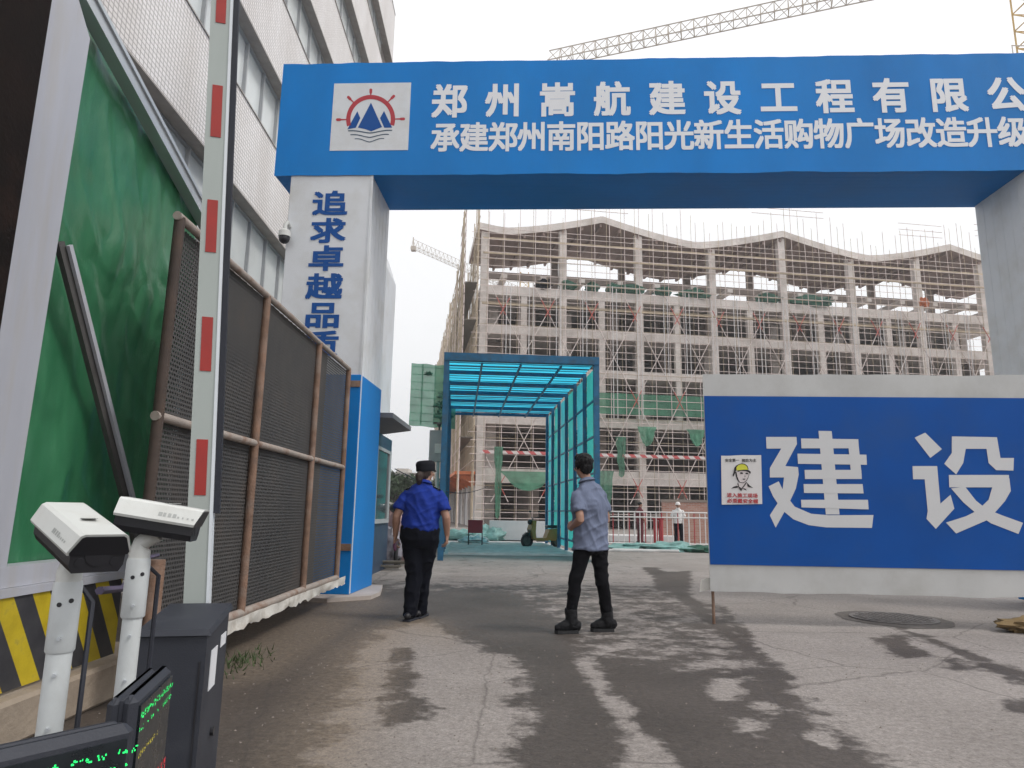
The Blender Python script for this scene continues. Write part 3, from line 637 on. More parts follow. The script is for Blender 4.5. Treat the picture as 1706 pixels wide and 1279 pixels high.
mb = MB(); mb.grid(lambda s, t: (LX+.03+.05*mnoise.noise(Vector((s*14, t, 3)))*(1-t), 4.6+4.75*s, .31-(1-t)*(.10+.045*mnoise.noise(Vector((s*19, 1, 1)))+.03*mnoise.noise(Vector((s*60, 1, 1))))), 90, 3); part('canvas_strip', mb, mt['canvas'], leaf, smooth=60)
mb = MB(); mb.tube([(-2.13, 4.30, 0), (-2.13, 4.30, .84)], .052, 12); solo('pipe_post', mb, mt['rust'], 'short rusty pipe post at the near foot of the mesh gate', 'post', (-2.13, 4.30, 0), smooth=40)
mb = MB(); mb.tube([(-1.14, 2.0, .92), (-1.4, 2.6, .86), (-1.8, 3.5, .90), (-2.1, 4.25, .87)], .012, 6); solo('loose_cable', mb, mt['cable'], 'purple black cable strung from the camera pole to the gate post', 'cable', (-1.5, 3, 0), smooth=60)
# sheet fence behind the leaf, added so the mesh reads dark
mb = MB(); ys = np.arange(5.45, 9.55, .09)
mb.grid(lambda s, t: (-2.62+.02*(int(round(s*52)) % 2), 5.4+4.15*s, 3.32*t), 52, 1)
solo('dark_backing', mb, mt['rust_dark'], 'rusty corrugated sheet fence added close behind the mesh gate to darken it', 'backing', (-2.62, 7.5, 0))
# ------------------------------------------------------------------ green booth wall
GX = -2.60
wall = thing('green_wall_panel', 'crumpled green plastic covered wall with white steel framing', 'wall', (GX, 4.2, 0))
ztop = lambda y: 4.10-(y-3.58)*.345
zsh = lambda y: ztop(y)+.10
def gfn(s, t):
    y = 3.1+2.3*s; z = .78+(zsh(y)-.78)*t
    n = .05*mnoise.noise(Vector((y*1.1, z*.7, 2.2)))+.016*mnoise.noise(Vector((y*2.6, z*2.2, 7)))+.016*(1-abs(mnoise.noise(Vector((y*3.1+z*1.2, z*1.7, 3)))))**4+.010*mnoise.noise(Vector((y*8, z*4, 4)))
    r = math.exp(-(((y-4.55)/.5)**2+((z-2.75)/.35)**2)); n += r*.07*abs(mnoise.noise(Vector((y*4.5, z*3.5, 1))))
    return (GX-.06+n, y, z)
mb = MB(); mb.grid(gfn, 120, 130); part('plastic_sheet', mb, mt['green_sheet'], wall, smooth=180)
mb = MB(); mb.beam((GX+.02, 3.1, ztop(3.1)+.02), (GX+.02, 5.5, ztop(5.5)+.02), .09, .085); mb.beam((GX+.055, 3.1, ztop(3.1)+.075), (GX+.055, 5.5, ztop(5.5)+.075), .05, .03); part('top_rail', mb, mt['alu'], wall)
mb = MB(); mb.prism([(3.245, 0.24), (3.54, 0.24), (3.605, 3.84), (3.45, 4.0), (3.43, 5.2), (3.255, 5.2)], lambda a, b, t: np.array([t, a, b]), GX-.02, GX+.10); part('post', mb, mt['white_steel'], wall)
mb = MB(); mb.box((GX-.02, 3.0, .745), (GX+.105, 4.72, .85)); mb.box((GX-.02, 3.0, .700), (GX+.125, 4.72, .743)); part('bottom_rail', mb, mt['white_steel'], wall)
mb = MB(); mb.beam((GX+.085, 3.70, 2.60), (GX+.085, 5.22, .42), .020, .034); part('brace', mb, mt['white_steel'], wall)
mb = MB(); mb.beam((GX+.055, 3.655, 2.60), (GX+.055, 5.175, .42), .03, .055); part('brace_flange', mb, mt['grey_under'], wall)  # shaded face of the brace, its shade put into the dark grey
mb = MB(); mb.box((GX+.098, 2.4, .24), (GX+.112, 4.61, .730)); part('hazard_plate', mb, mt['hazard'], wall)
mb = MB(); mb.box((-2.95, 2.42, .23), (-2.44, 3.21, 5.2), bev=.02); solo('dark_upright', mb, mt['blackish_brown'], 'tall blackish brown block beside the white wall post', 'column', (-2.7, 2.9, .23))  # unidentified dark shape left of the post, filled by a plain blackish block
mb = MB(); mb.box((-3.0, 1.6, 0), (-2.385, 5.1, .225), bev=.02); solo('concrete_kerb', mb, mt['asphalt_kerb'], 'weathered concrete kerb below the yellow and black striped plate', 'kerb', (-2.7, 3.5, 0))
# ------------------------------------------------------------------ barrier gate
cab = Fr((-1.064, 2.57), u=(.978, .206))
bar = thing('barrier_gate', 'charcoal parking barrier cabinet with raised red striped arm', 'barrier', cab(-.15, .2, 0))
mb = MB(); P = [cab(-.225, 0, 0), cab(0, 0, 0), cab(0, .40, 0), cab(-.225, .40, 0), cab(-.225, 0, .705), cab(0, 0, .705), cab(0, .40, .742), cab(-.225, .40, .742)]
mb.hexa(P); body = part('cabinet', mb, mt['charcoal'], bar)
mb = MB(); P = [cab(-.237, -.012, .709), cab(.012, -.012, .709), cab(.012, .412, .746), cab(-.237, .412, .746), cab(-.23, .0, .730), cab(.005, .0, .730), cab(.005, .408, .768), cab(-.23, .408, .768)]
mb.hexa(P); part('lid', mb, mt['charcoal'], bar)
mb = MB(); mb.box((.0005, .09, .50), (.003, .20, .64), cab); mb.box((.0005, .26, .62), (.003, .36, .665), cab); part('sticker', mb, mt['letter'], bar)
mb = MB(); mb.tube([cab(-.002, .22, .33), cab(.012, .22, .33)], .016, 10); mb.box((-.02, -.004, .10), (-.015, -.0005, .62), cab); part('lock', mb, mt['black_plastic'], bar)
pb, ptp = D(326, 1003, 3.0), D(372, -60, 3.0)
adir = (ptp-pb)/np.linalg.norm(ptp-pb); AF = Fr((0, 0), math.radians(14))
def arm(z): return pb+adir*(z-pb[2])/adir[2]
def armbox(mb, x0, x1, y0, y1, z0, z1, bev=0):
    c = lambda x, y, z: arm(z)+AF.u*x+AF.v*y
    mb.hexa([c(x0, y0, z0), c(x1, y0, z0), c(x1, y1, z0), c(x0, y1, z0), c(x0, y0, z1), c(x1, y0, z1), c(x1, y1, z1), c(x0, y1, z1)])
mb = MB(); armbox(mb, -.048, .040, 0, .045, .45, 4.3); boom = part('boom_arm', mb, mt['arm_grey'], bar)
mb = MB(); armbox(mb, .0405, .053, -.004, .049, .45, 4.3); part('edge_profile', mb, mt['arm_edge'], boom)
mb = MB(); armbox(mb, .0535, .078, .008, .040, 1.13, 4.3); part('rubber_strip', mb, mt['rubber'], boom)
for y0, y1 in ((-60, 38), (142, 228), (333, 420), (528, 618), (732, 825)):
    z0, z1 = D(345, y1, 3.0)[2], D(350, y0, 3.0)[2]
    mb = MB(); armbox(mb, -.024, .022, -.003, -.0005, z0, z1); part('reflective_stripe', mb, mt['stripe_red'], boom)
mb = MB(); mb.tube([arm(.55)+AF.v*.02-AF.u*.12, arm(.55)+AF.v*.02+AF.u*.08], .05, 14); part('pivot', mb, mt['black_plastic'], bar, smooth=40)
# ------------------------------------------------------------------ number plate cameras on poles
def plate_camera(px, py, ptop, heading, pitch, L, label, back_detail, pr=.027, sr=.031, fwd=0.):
    t = thing('plate_camera', label, 'camera', (px, py, 0))
    mb = MB(); mb.tube([(px, py, 0), (px, py, ptop-.13)], pr, 20); part('pole', mb, mt['pole_white'], t, smooth=40)
    mb = MB(); mb.tube([(px, py, ptop-.17), (px, py, ptop-.165), (px, py, ptop-.02), (px, py, ptop-.01)], [sr-.003, sr, sr, sr-.002], 20); slv = part('sleeve', mb, mt['pole_white'], t, smooth=40)
    mb = MB()
    for dx, dz in ((.004, -.06), (.024, -.052)):
        d = np.array([dx*1.0, -math.sqrt(max(sr**2-dx*dx, 1e-6)), 0]); q = np.array([px, py, ptop+dz])+d; mb.tube([q-d*.05, q+d*.03], .0055, 10)
    part('cable_hole', mb, mt['black_plastic'], slv)
    for k, dz in enumerate((-.135, -.215, -.33, -.46)):
        mb = MB(); d = np.array([.4, -.92, 0])*(sr if k == 0 else pr); q = np.array([px, py, ptop+dz])+d; mb.tube([q, q+d/np.linalg.norm(d)*.008], .0045, 6)
        part('bolt', mb, mt['alu'], t)
    h = np.array([math.sin(heading)*math.cos(pitch), math.cos(heading)*math.cos(pitch), math.sin(pitch)]); r = np.array([math.cos(heading), -math.sin(heading), 0]); u = np.cross(r, h)
    c = np.array([px, py, ptop+.105])+h*fwd
    K = lambda x, y, z: c+r*x+h*y+u*z
    mb = MB(); mb.tube([(px, py, ptop-.015), (px, py, ptop+.01), (px, py, ptop+.03), K(0, 0, -.04)], [sr-.004, sr-.003, .022, .026], 16); part('bracket', mb, mt['cam_white'], t, smooth=40)
    sec = [(-.048, -.046), (.048, -.046), (.056, -.030), (.057, -.002), (.034, .030), (-.034, .030), (-.057, -.002), (-.056, -.030)]
    mb = MB(); mb.prism(sec, lambda a, b, q: K(a, q, b), L*.49, -L*.5); hs = part('housing', mb, mt['black_plastic'], t)
    sec2 = [(-.064, -.006), (.064, -.006), (.067, .001), (.050, .040), (.041, .045), (-.041, .045), (-.050, .040), (-.067, .001)]
    mb = MB(); n = len(sec2)
    V = [K(a, L*.5+b*.30, b) for a, b in sec2]+[K(a, -L*.52, b) for a, b in sec2]
    mb.add(V, [(i, n+i, n+(i+1) % n, (i+1) % n) for i in range(n)]+[tuple(range(n)), tuple(reversed(range(n, 2*n)))])
    part('sun_shield', mb, mt['cam_white'], t)
    mb = MB(); mb.poly([K(a, L*.5+b*.30+.0015, b) for a, b in ((-.060, -.0058), (.060, -.0058), (.062, .001), (.046, .036), (.039, .040), (-.039, .040), (-.046, .036), (-.062, .001))]); mb.box((-.055, 0, -.044), (.055, .05, -.005), Fr(K(0, L*.5-.05, 0), -heading)) if False else None; part('front_hood', mb, mt['black_plastic'], t)
    mb = MB(); mb.tube([K(.0, L*.492, -.004), K(0, L*.497, -.004)], .028, 18)
    for x in (-.036, .036): mb.tube([K(x, L*.492, -.022), K(x, L*.496, -.022)], .010, 12)
    part('lens', mb, mt['black_plastic'], t, smooth=40)
    for s in (-1, 1):                         # the small grey mark printed on each side of the shield
        mb = MB()
        for k, w in enumerate((.010, .007, .008, .009, .005, .004, .005, .006)):
            y = L*.02+k*.0125; mb.poly([K(s*(.067-.017*zz/.039)+s*.0006, y+w*yy, .002+zz) for zz, yy in ((.010, 0), (.010, 1), (.020 if k < 4 else .015, 1), (.020 if k < 4 else .015, 0))])
        part('shield_mark', mb, mt['mark_grey'], t)
    mb = MB(); mb.box((-.02, -.02, .0), (.012, .012, .0012), Fr(K(0, .02, .047), heading)); part('shield_screw', mb, mt['mark_grey'], t)
    if back_detail:
        mb = MB(); mb.poly([K(a, -L*.5-.001, b) for a, b in ((-.03, -.02), (.02, -.02), (.02, .02), (-.03, .02))]); part('rating_label', mb, mt['cam_white'], t)
        mb = MB(); mb.poly([K(-.0565, -L*.45+yy, zz) for yy, zz in ((0, -.026), (.055, -.026), (.055, .0), (0, .0))]); part('rating_label', mb, mt['mark_grey'], t)
    mb = MB(); mb.tube([K(.02, -L*.5, -.02), K(.02, -L*.56, -.05), (px+.045, py+.03, ptop-.06), (px+.05, py+.02, .3)], .006, 6); part('cable', mb, mt['rubber'], t, smooth=60)
    return t
plate_camera(-1.045, 1.70, .985, math.radians(130), math.radians(-14), .27, 'white plate reading camera on a pole, tilted toward the viewer', False, .027, .031, .035)
plate_camera(-1.040, 2.0, 1.020, math.radians(76), math.radians(-9), .205, 'white plate reading camera on a pole, pointing at the barrier arm', True, .025, .031, .045)
# ------------------------------------------------------------------ LED display boxes
def led_display(A, Bp, zt, dep, hgt, label, rows):   # A..Bp: the screen's top edge, left to right seen from the front
    u = np.array([Bp[0]-A[0], Bp[1]-A[1]]); Wd = np.linalg.norm(u); fr = Fr((A[0], A[1]), u=u)
    t = thing('led_display', label, 'display', fr(Wd/2, dep/2, 0))
    mb = MB(); mb.box((0, 0.004, zt-hgt), (Wd, dep*.55, zt), fr, bev=.014); mb.box((.003, dep*.57, zt-hgt), (Wd-.003, dep, zt-.004), fr, bev=.012); mb.box((.01, dep*.5, zt-hgt+.01), (Wd-.01, dep*.62, zt-.01), fr)
    part('casing', mb, mt['charcoal'], t)
    mb = MB(); mb.box((Wd/2-.05, dep*.3, 0), (Wd/2+.05, dep*.7, zt-hgt+.02), fr); part('stand', mb, mt['charcoal'], t)
    mb = MB(); mb.box((.018, -.001, zt-hgt+.02), (Wd-.018, .006, zt-.022), fr); sc = part('screen', mb, mt['screen'], t)
    rr = random.Random(3)
    for z, x0, x1, h, mk, gap in rows:
        mb = MB(); x = x0*Wd
        while x < x1*Wd:                      # unreadable rows of lit dots
            w = rr.uniform(.5, 1.1)*h
            if rr.random() > gap:
                for k in range(rr.randint(3, 6)):
                    a, c = rr.uniform(0, w*.8), rr.uniform(0, h*.8); ww = rr.uniform(.15, .5)*w; hh = rr.uniform(.12, .3)*h
                    if rr.random() < .4: ww, hh = hh, ww
                    mb.poly([fr(x+a+p*ww, -.0022, zt-z-c-q*hh) for p, q in ((0, 0), (1, 0), (1, 1), (0, 1))])
            x += w*1.35
        if mb.v: part('lit_text', mb, mk, sc)
    return t
a_, b_ = G(0, 1255, .778), G(232, 1204, .778); a_ = a_+(a_-b_)*.35
led_display(a_, b_, .778, .075, .42, 'black display box with green lit text, cut by the picture corner', [(.035, .30, .97, .011, mt['led_green'], .25), (.060, .2, .95, .010, mt['led_green'], .5), (.095, .1, .9, .012, mt['led_green'], .4)])
a_, b_ = G(233, 1160, .775), G(291, 1106, .775)
led_display(a_, b_, .775, .062, .48, 'black display box with faint red and yellow text beside the barrier cabinet', [(.035, .05, .95, .014, mt['led_green'], .05), (.062, .05, .95, .012, mt['led_green'], .3), (.115, .05, .6, .012, mt['led_yellow'], .3), (.20, .05, .95, .03, mt['led_red'], .4), (.26, .1, .95, .03, mt['led_red'], .45)])
# weeds by the gate foot
mb = MB(); rr = random.Random(5)
for i in range(170):
    x, y = -2.03+rr.gauss(0, .10), 5.5+rr.gauss(0, .25); h = rr.uniform(.02, .085); a = rr.uniform(0, 6.3); w = .006
    dx, dy = math.cos(a)*w, math.sin(a)*w; lx, ly = rr.gauss(0, .03), rr.gauss(0, .03)
    mb.add([(x-dx, y-dy, 0), (x+dx, y+dy, 0), (x+lx, y+ly, h)], [(0, 1, 2)])
solo('grass', mb, mt['grass'], 'low green weeds growing along the foot of the mesh gate', 'weeds', (-2.03, 5.5, 0), kind='stuff')

# ------------------------------------------------------------------ tiled office building on the left
TF = Fr((-5.0, 8.0), u=(-.021, 1.0))          # a runs away from the camera along the wall
tile = thing('office_building', 'white tiled office building with rows of ribbon windows', 'building', TF(11, 0, 0))
bands = [(0, 2.02), (3.58, 5.36), (6.92, 8.70), (10.25, 12.03), (13.58, 15.36), (16.91, 18.69), (20.24, 22.6)]
LEN = 18.9
for z0, z1 in bands:
    mb = MB(); mb.box((-3.5, 0, z0), (LEN, 9, z1), TF); part('tiled_wall', mb, mt['tile'], tile)
    mb = MB(); mb.box((-3.5, -.012, z0-.03 if z0 else .01), (LEN+.01, .3, z0-.001 if z0 else .05), TF); mb.box((-3.5, -.02, z1+.001), (LEN+.01, .3, z1+.025), TF)
    part('band_trim', mb, mt['tile_edge'], tile)
rr = random.Random(2); nwin = 0
for (zb, zt) in [(bands[i][1]+.03, bands[i+1][0]-.035) for i in range(6)]:
    mb = MB(); mb.box((-3.5, .45, zb), (LEN-.1, 8.9, zt), TF); part('inner_core', mb, mt['dark_window'], tile)
    for a in np.arange(-3.45, LEN-.6, .955):
        if nwin >= 100: break
        if a+8 < (4.8 if zb > 5 else 9.5) or (zb > 14 and a+8 < 17.5): continue
        mb = MB(); mb.box((a+.05, .28, zb+.03), (a+.955, .30, zt-.03), TF); mb.mi = 1
        mb.box((a, .21, zb), (a+.05, .32, zt), TF); mb.box((a+.05, .22, zb), (a+.955, .31, zb+.03), TF); mb.box((a+.05, .22, zt-.03), (a+.955, .31, zt), TF)
        part('window', mb, [mt['glass'], mt['frame_grey']], tile); nwin += 1
# ------------------------------------------------------------------ guard booth behind the gate pillar
bo = thing('guard_booth', 'narrow white and navy guard booth with a flat grey eave', 'booth', (-2.9, 12.3, 0))
mb = MB(); mb.box((-3.6, 11.25, 0), (-2.52, 14.6, 2.62)); part('booth_wall', mb, mt['booth_navy'], bo)
mb = MB(); mb.prism([(-3.7, 10.95), (-1.90, 10.95), (-1.86, 12.75), (-3.7, 14.7)], lambda a, b, t: np.array([a, b, t]), 2.70, 2.62); part('eave', mb, mt['eave'], bo)
mb = MB(); mb.prism([(-3.6, 2.72), (-2.33, 2.72), (-2.33, 5.55), (-2.50, 6.05), (-3.6, 6.05)], lambda a, b, t: np.array([a, t, b]), 13.1, 11.5); part('upper_wall', mb, mt['sign_white'], bo)
mb = MB(); mb.box((-2.525, 11.9, 1.0), (-2.505, 14.2, 2.3)); part('window', mb, mt['glass_dark'], bo)
mb = MB(); mb.box((-2.525, 11.7, .92), (-2.48, 14.4, 1.0)); mb.box((-2.525, 11.7, 2.3), (-2.48, 14.4, 2.36)); mb.box((-2.525, 12.95, 1.0), (-2.49, 13.02, 2.3)); mb.box((-2.525, 14.2, 1.0), (-2.48, 14.4, 2.3)); part('window_frame', mb, mt['frame_grey'], bo)
# ------------------------------------------------------------------ blue walkway tunnel
TU = Fr((-1.67, 17.2), math.radians(4.3)); TW, TL, TH = 3.85, 9.9, 5.05
tun = thing('walkway_tunnel', 'tall walkway tunnel of translucent blue sheets on steel posts', 'shelter', TU(TW/2, TL/2, 0))
NB = 7
for k in range(NB):
    b = TL*k/(NB-1); w = .07 if k in (0,) else .05
    for a in (0, TW):
        mb = MB(); mb.box((a-w, b-w, 0), (a+w, b+w, TH), TU); part('post', mb, mt['tunnel_blue'], tun)
    mb = MB(); mb.box((w, b-w*.8, TH-.11), (TW-w, b+w*.8, TH-.01), TU); part('crossbeam', mb, mt['tunnel_blue'], tun)
for a in (.9, 1.9, 2.95):
    mb = MB(); mb.box((a-.025, .06, TH-.165), (a+.025, TL-.06, TH-.115), TU); part('longitudinal_rail', mb, mt['tunnel_blue'], tun)
mb = MB()
rr = random.Random(8)
for b in np.arange(.28, TL, .36):
    mb.box((-.02, b, TH-.005), (TW+.02, b+rr.choice((.04, .05, .06, .14)), TH+.008), TU)
part('roof_slats', mb, mt['tunnel_blue'], tun)
mb = MB(); mb.grid(lambda i, j: TU(-.06+(TW+.12)*i, -.05+(TL+.1)*j, TH+.05+.02*mnoise.noise(Vector((i*5, j*12, 1)))), 20, 40); part('roof_sheet', mb, mt['tunnel_sheet'], tun)
mb = MB(); mb.box((-.07, -.09, TH-.10), (TW+.07, -.07, TH+.10), TU); part('front_fascia', mb, mt['tunnel_blue'], tun)
for a, s in ((0, -1), (TW, 1)):
    for z in (.35, 1.25, 2.2, 3.15, 4.1):
        mb = MB(); mb.box((a-.02+s*.03, .05, z-.025), (a+.02+s*.03, TL-.05, z+.025), TU); part('side_rail', mb, mt['tunnel_blue'], tun)
    for k in range(NB-1):
        b0, b1 = TL*k/(NB-1)+.05, TL*(k+1)/(NB-1)-.05
        mb = MB(); mb.grid(lambda i, j: TU(a+s*(.062+.015*mnoise.noise(Vector((i*2+k, j*4, a)))), b0+(b1-b0)*i, .12+4.85*j), 5, 14)
        part('side_sheet', mb, mt['tunnel_wall'] if k % 2 else mt['tunnel_teal'], tun, smooth=60)
# green floor planks in the tunnel mouth
mb = MB(); rr = random.Random(4)
for k in range(13):
    b = 2.4+k*.62; mb.box((.15, b, .006), (TW-.15, b+.30, .05+rr.uniform(0, .012)), TU)
mb.box((-.1, 2.2, .004), (TW+.1, TL+1.5, .022), TU)
solo('floor_decking', mb, mt['decking'], 'pale green ribbed decking on the ground inside the tunnel', 'decking', TU(TW/2, 6, 0))
# ------------------------------------------------------------------ unfinished concrete building
EB = Fr((-2.2, 56.0), math.radians(8.48)); BL, BD = 52.0, 54.0
bld = thing('unfinished_building', 'unfinished grey concrete building with open floors and a wavy roof', 'building', EB(20, 5, 0))
LV = [(3.55, 4.7), (8.33, 9.14), (12.56, 13.24), (16.0, 16.72), (19.35, 20.18)]
for z0, z1 in LV:
    mb = MB(); mb.box((-.6, 0, z0), (BL, .35, z1), EB); mb.box((-.6, .35, z0), (-.25, BD, z1), EB); mb.box((-.25, .35, z1-.26), (BL, 9.2, z1-.004), EB); mb.box((-.25, 9.2, z1-.26), (12, BD, z1-.004), EB)
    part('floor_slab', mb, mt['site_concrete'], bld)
def zroof(a):
    t = abs(((a-10.0)/17.1+.5) % 1-.5)*2      # 0 at a peak, 1 at a valley
    return 25.3+1.75*(1-t)**1.35
for k in range(8):
    a = -.29+6.83*k
    mb = MB(); mb.box((a-.31, -.07, 0), (a+.31, .5, zroof(a)-.35), EB); part('column', mb, mt['site_concrete'], bld)
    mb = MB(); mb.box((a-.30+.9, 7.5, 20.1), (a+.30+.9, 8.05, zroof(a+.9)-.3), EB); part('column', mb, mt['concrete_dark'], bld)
    if k < 7:
        mb = MB(); mb.box((a+3.2, .04, 8.7), (a+3.72, .45, 19.4), EB); part('column', mb, mt['site_concrete'], bld)
    mb = MB(); mb.box((a+1.0, 4.4, 0), (a+1.8, 5.1, 19.4), EB); part('column', mb, mt['site_concrete'], bld)
for k in range(1, 9):
    b = 6.4*k; mb = MB(); mb.box((-.63, b-.3, 0), (-.1, b+.3, 20.1), EB); part('column', mb, mt['site_concrete'], bld)
mb = MB(); mb.box((-.25, 9.205, 0), (BL, 9.4, 20.1), EB); mb.box((2.6, 9.4, 0), (2.8, BD, 20.1), EB); part('inner_wall', mb, mt['interior_shade'], bld)  # added wall, coloured dark so the floors read as shaded inside
rr = random.Random(12)
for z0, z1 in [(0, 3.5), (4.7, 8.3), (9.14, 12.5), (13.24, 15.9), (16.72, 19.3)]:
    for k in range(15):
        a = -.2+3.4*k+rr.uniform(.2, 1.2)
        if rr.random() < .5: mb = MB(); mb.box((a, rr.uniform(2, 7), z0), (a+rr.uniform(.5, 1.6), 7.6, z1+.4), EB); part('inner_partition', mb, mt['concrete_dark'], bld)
mb = MB(); na = 212
mb.grid(lambda i, j: EB(-1.0+53.5*i, -.35+8.6*j, zroof(-1.0+53.5*i)), na, 2)
mb.grid(lambda i, j: EB(-1.0+53.5*i, -.35, zroof(-1.0+53.5*i)-.62*(1-j)), na, 1); mb.grid(lambda i, j: EB(-1.0+53.5*i, 8.25, zroof(-1.0+53.5*i)-.62*(1-j)), na, 1)
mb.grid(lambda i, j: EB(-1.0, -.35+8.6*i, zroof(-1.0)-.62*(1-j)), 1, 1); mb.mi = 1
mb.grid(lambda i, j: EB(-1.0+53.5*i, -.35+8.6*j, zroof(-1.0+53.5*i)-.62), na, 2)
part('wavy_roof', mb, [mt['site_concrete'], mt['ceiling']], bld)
mb = MB()
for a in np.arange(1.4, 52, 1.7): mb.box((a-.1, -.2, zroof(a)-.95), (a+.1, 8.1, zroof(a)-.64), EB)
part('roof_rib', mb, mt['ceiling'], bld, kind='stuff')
mb = MB(); mb.box((0, 1.6, 21.35), (BL, 2.0, 21.95), EB); part('tie_beam', mb, mt['concrete_dark'], bld)
for a in np.arange(1.2, 51, 3.42):
    mb = MB(); mb.box((a, .2, 20.95), (a+.5, 8.0, 21.33), EB); part('joist', mb, mt['site_concrete'], bld)
mb = MB(); mb.box((1.0, 3.2, 20.2), (7.2, 3.4, 20.95), EB); mb.box((2.8, 8.4, 20.2), (9.5, 8.6, 22.6), EB); part('terrace_wall', mb, mt['site_concrete'], bld)
mb = MB()
for b in np.arange(3, 52, 3.1): mb.box((-.45, b, 0), (-.15, b+1.5, 3.5), EB)
part('ground_floor_wall', mb, mt['hoard_white'], bld)
# scaffold on the front
sca = thing('tube_scaffold', 'pink and ochre tube scaffold across the front of the concrete building', 'scaffold', EB(20, -1, 0))
rr = random.Random(21)
for k in range(40):
    a = -.1+1.3*k
    for b, m_, z1 in ((-1.45, 'pole_pink', None),)+((-.5, 'pole_ochre', None),):
        zt = max(21.5, zroof(a))+rr.uniform(.3, 2.4); lean = rr.uniform(-.04, .04)
        mb = MB(); mb.tube([EB(a+lean, b, 0), EB(a-lean, b, zt)], .027 if m_ == 'pole_pink' else .020, 5, cap=False); part('standard', mb, mt[m_], sca)
z = .75; k = 0
while z < 24.7:
    mb = MB(); mb.tube([EB(-1.0+rr.uniform(-.6, .4), -1.45-.05, z), EB(25, -1.5, z+rr.uniform(-.03, .03)), EB(BL, -1.5, z)], .024, 5, cap=False); part('ledger', mb, mt['pole_pink'], sca); z += rr.choice((.45, .55, .55, .65))
for z in np.arange(1.4, 25, 1.9):
    mb = MB(); mb.tube([EB(-.6, -.55, z), EB(BL, -.55, z+rr.uniform(-.05, .05))], .022, 5, cap=False); part('ledger', mb, mt['pole_ochre'], sca)
for z in (18.25, 22.7, 24.0):
    mb = MB(); mb.box((-.5, -.75, z), (BL, -.62, z+.14), EB); part('toe_board', mb, mt['pole_ochre'], sca)
for a0, a1 in ((9, 15.5), (23.5, 30.5), (38, 42.5), (46, 51), (-1, 12)):     # guard rails standing above the roof edge
    for dz in (.7, 1.25, 1.85):
        zz = max(zroof((a0+a1)/2), zroof(a0))+dz+.3; mb = MB(); mb.tube([EB(a0, -1.45, zz), EB(a1, -1.45, zz)], .030, 5, cap=False); part('guard_rail', mb, mt['pole_pink'], sca)
nb = 0
for d in (1, -1):
    for k in range(-9, 24):
        c = 1.15+3.75*k
        za, zb = 2.0, 19.6                    # a = c + d*(z-2)*.525
        aa = lambda z: c+d*(z-3.3)*.525
        lo = max(za, 3.3+((0-c) if d > 0 else (BL-c))/(.525*d)); hi = min(zb, 3.3+((BL-c) if d > 0 else (0-c))/(.525*d))
        while hi-lo > 1.5:
            e = min(hi, lo+rr.uniform(6, 9)); mb = MB(); mb.tube([EB(aa(lo), -1.55-.06*(d > 0), lo), EB(aa(e), -1.55-.06*(d > 0), e)], .034, 5, cap=False)
            if nb < 100: part('brace', mb, mt['brace'], sca); nb += 1
            lo = e-.4
for k in range(22):
    a = 1.2+2.25*k+rr.uniform(-.3, .3); z0 = rr.choice((8.9, 12.6)); mb = MB()
    for da in (0, .34): mb.tube([EB(a+da, -1.62, z0), EB(a+da, -1.62, 19.6+rr.uniform(-.3, .6))], .034, 5, cap=False)
    part('prop', mb, mt['pole_white2'], sca)
mb = MB(); mb.box((-.4, -1.66, 5.75), (BL, -1.62, 6.0), EB); part('striped_toe_board', mb, mt['tape'], sca)
mb = MB(); mb.grid(lambda i, j: EB(6.8+13*i, -1.30+.10*mnoise.noise(Vector((i*20, j*2, 1))), 9.3+1.75*j), 50, 6); part('net_band', mb, mt['net_pale'], sca, smooth=60)
for (a0, w, z1, z0) in ((1.0, .7, 6.3, 1.0), (11.0, .9, 7.4, 4.4), (13.2, 1.6, 8.3, 7.0), (17.5, 1.6, 8.2, 7.1), (3.4, 4.5, 4.4, 3.2), (9.6, 1.6, 4.6, .8)):
    mb = MB(); mb.grid(lambda i, j: EB(a0+w*(i-.5)*(.5+.5*j)+.15*mnoise.noise(Vector((i*3, j*4, a0))), -1.68+.12*mnoise.noise(Vector((i*7, j*3, a0))), z0+(z1-z0)*j-.3*math.sin(math.pi*i)*(1-j)), 12, 12); part('hanging_net', mb, mt['net_green'] if z1-z0 > 1.4 else mt['net_pale'], sca, smooth=60)
# scaffold on the side, carried by an orange ledge
sb = thing('side_scaffold', 'dense ochre pole scaffold along the left side of the concrete building', 'scaffold', EB(-1.5, 20, 0))
rr = random.Random(31)
for k in range(48):
    b = -1.4+1.13*k; b1 = b+rr.uniform(-.15, .15)
    for a, m_ in ((-.95, 'pole_ochre'), (-2.1, 'pole_ochre' if k % 4 else 'pole_pink')):
        mb = MB(); mb.tube([EB(a, b, 4.4 if b > 0 else 0), EB(a+rr.uniform(-.05, .05), b1, 22.5+rr.uniform(0, 2.2)+(3.6 if k < 5 else 0))], .048, 5, cap=False); part('standard', mb, mt[m_], sb)
for a in (-.95, -2.1):
    for z in np.arange(5.2, 26.5, .9 if a < -1 else 1.35):
        mb = MB(); mb.tube([EB(a, -1.9, z), EB(a, BD if z < 23.5 else 4, z+rr.uniform(-.1, .1))], .036, 5, cap=False); part('ledger', mb, mt['pole_pink' if rr.random() < .4 else 'pole_ochre'], sb)
for k in range(16):
    b = rr.uniform(-1, 38); z = rr.uniform(5, 17); mb = MB(); mb.tube([EB(-2.15, b, z), EB(-2.15, b+4.2, z+6)], .04, 5, cap=False); part('brace', mb, mt['pole_ochre'], sb)
for z in (7.0, 10.2, 13.4, 16.6, 19.8):
    mb = MB(); mb.box((-2.0, -1.4, z), (-1.0, BD, z+.06), EB); part('walkway', mb, mt['plank'], sb)
mb = MB(); mb.box((-2.3, -.1, 4.15), (-.66, BD, 4.40), EB); part('ledge', mb, mt['orange'], sb)
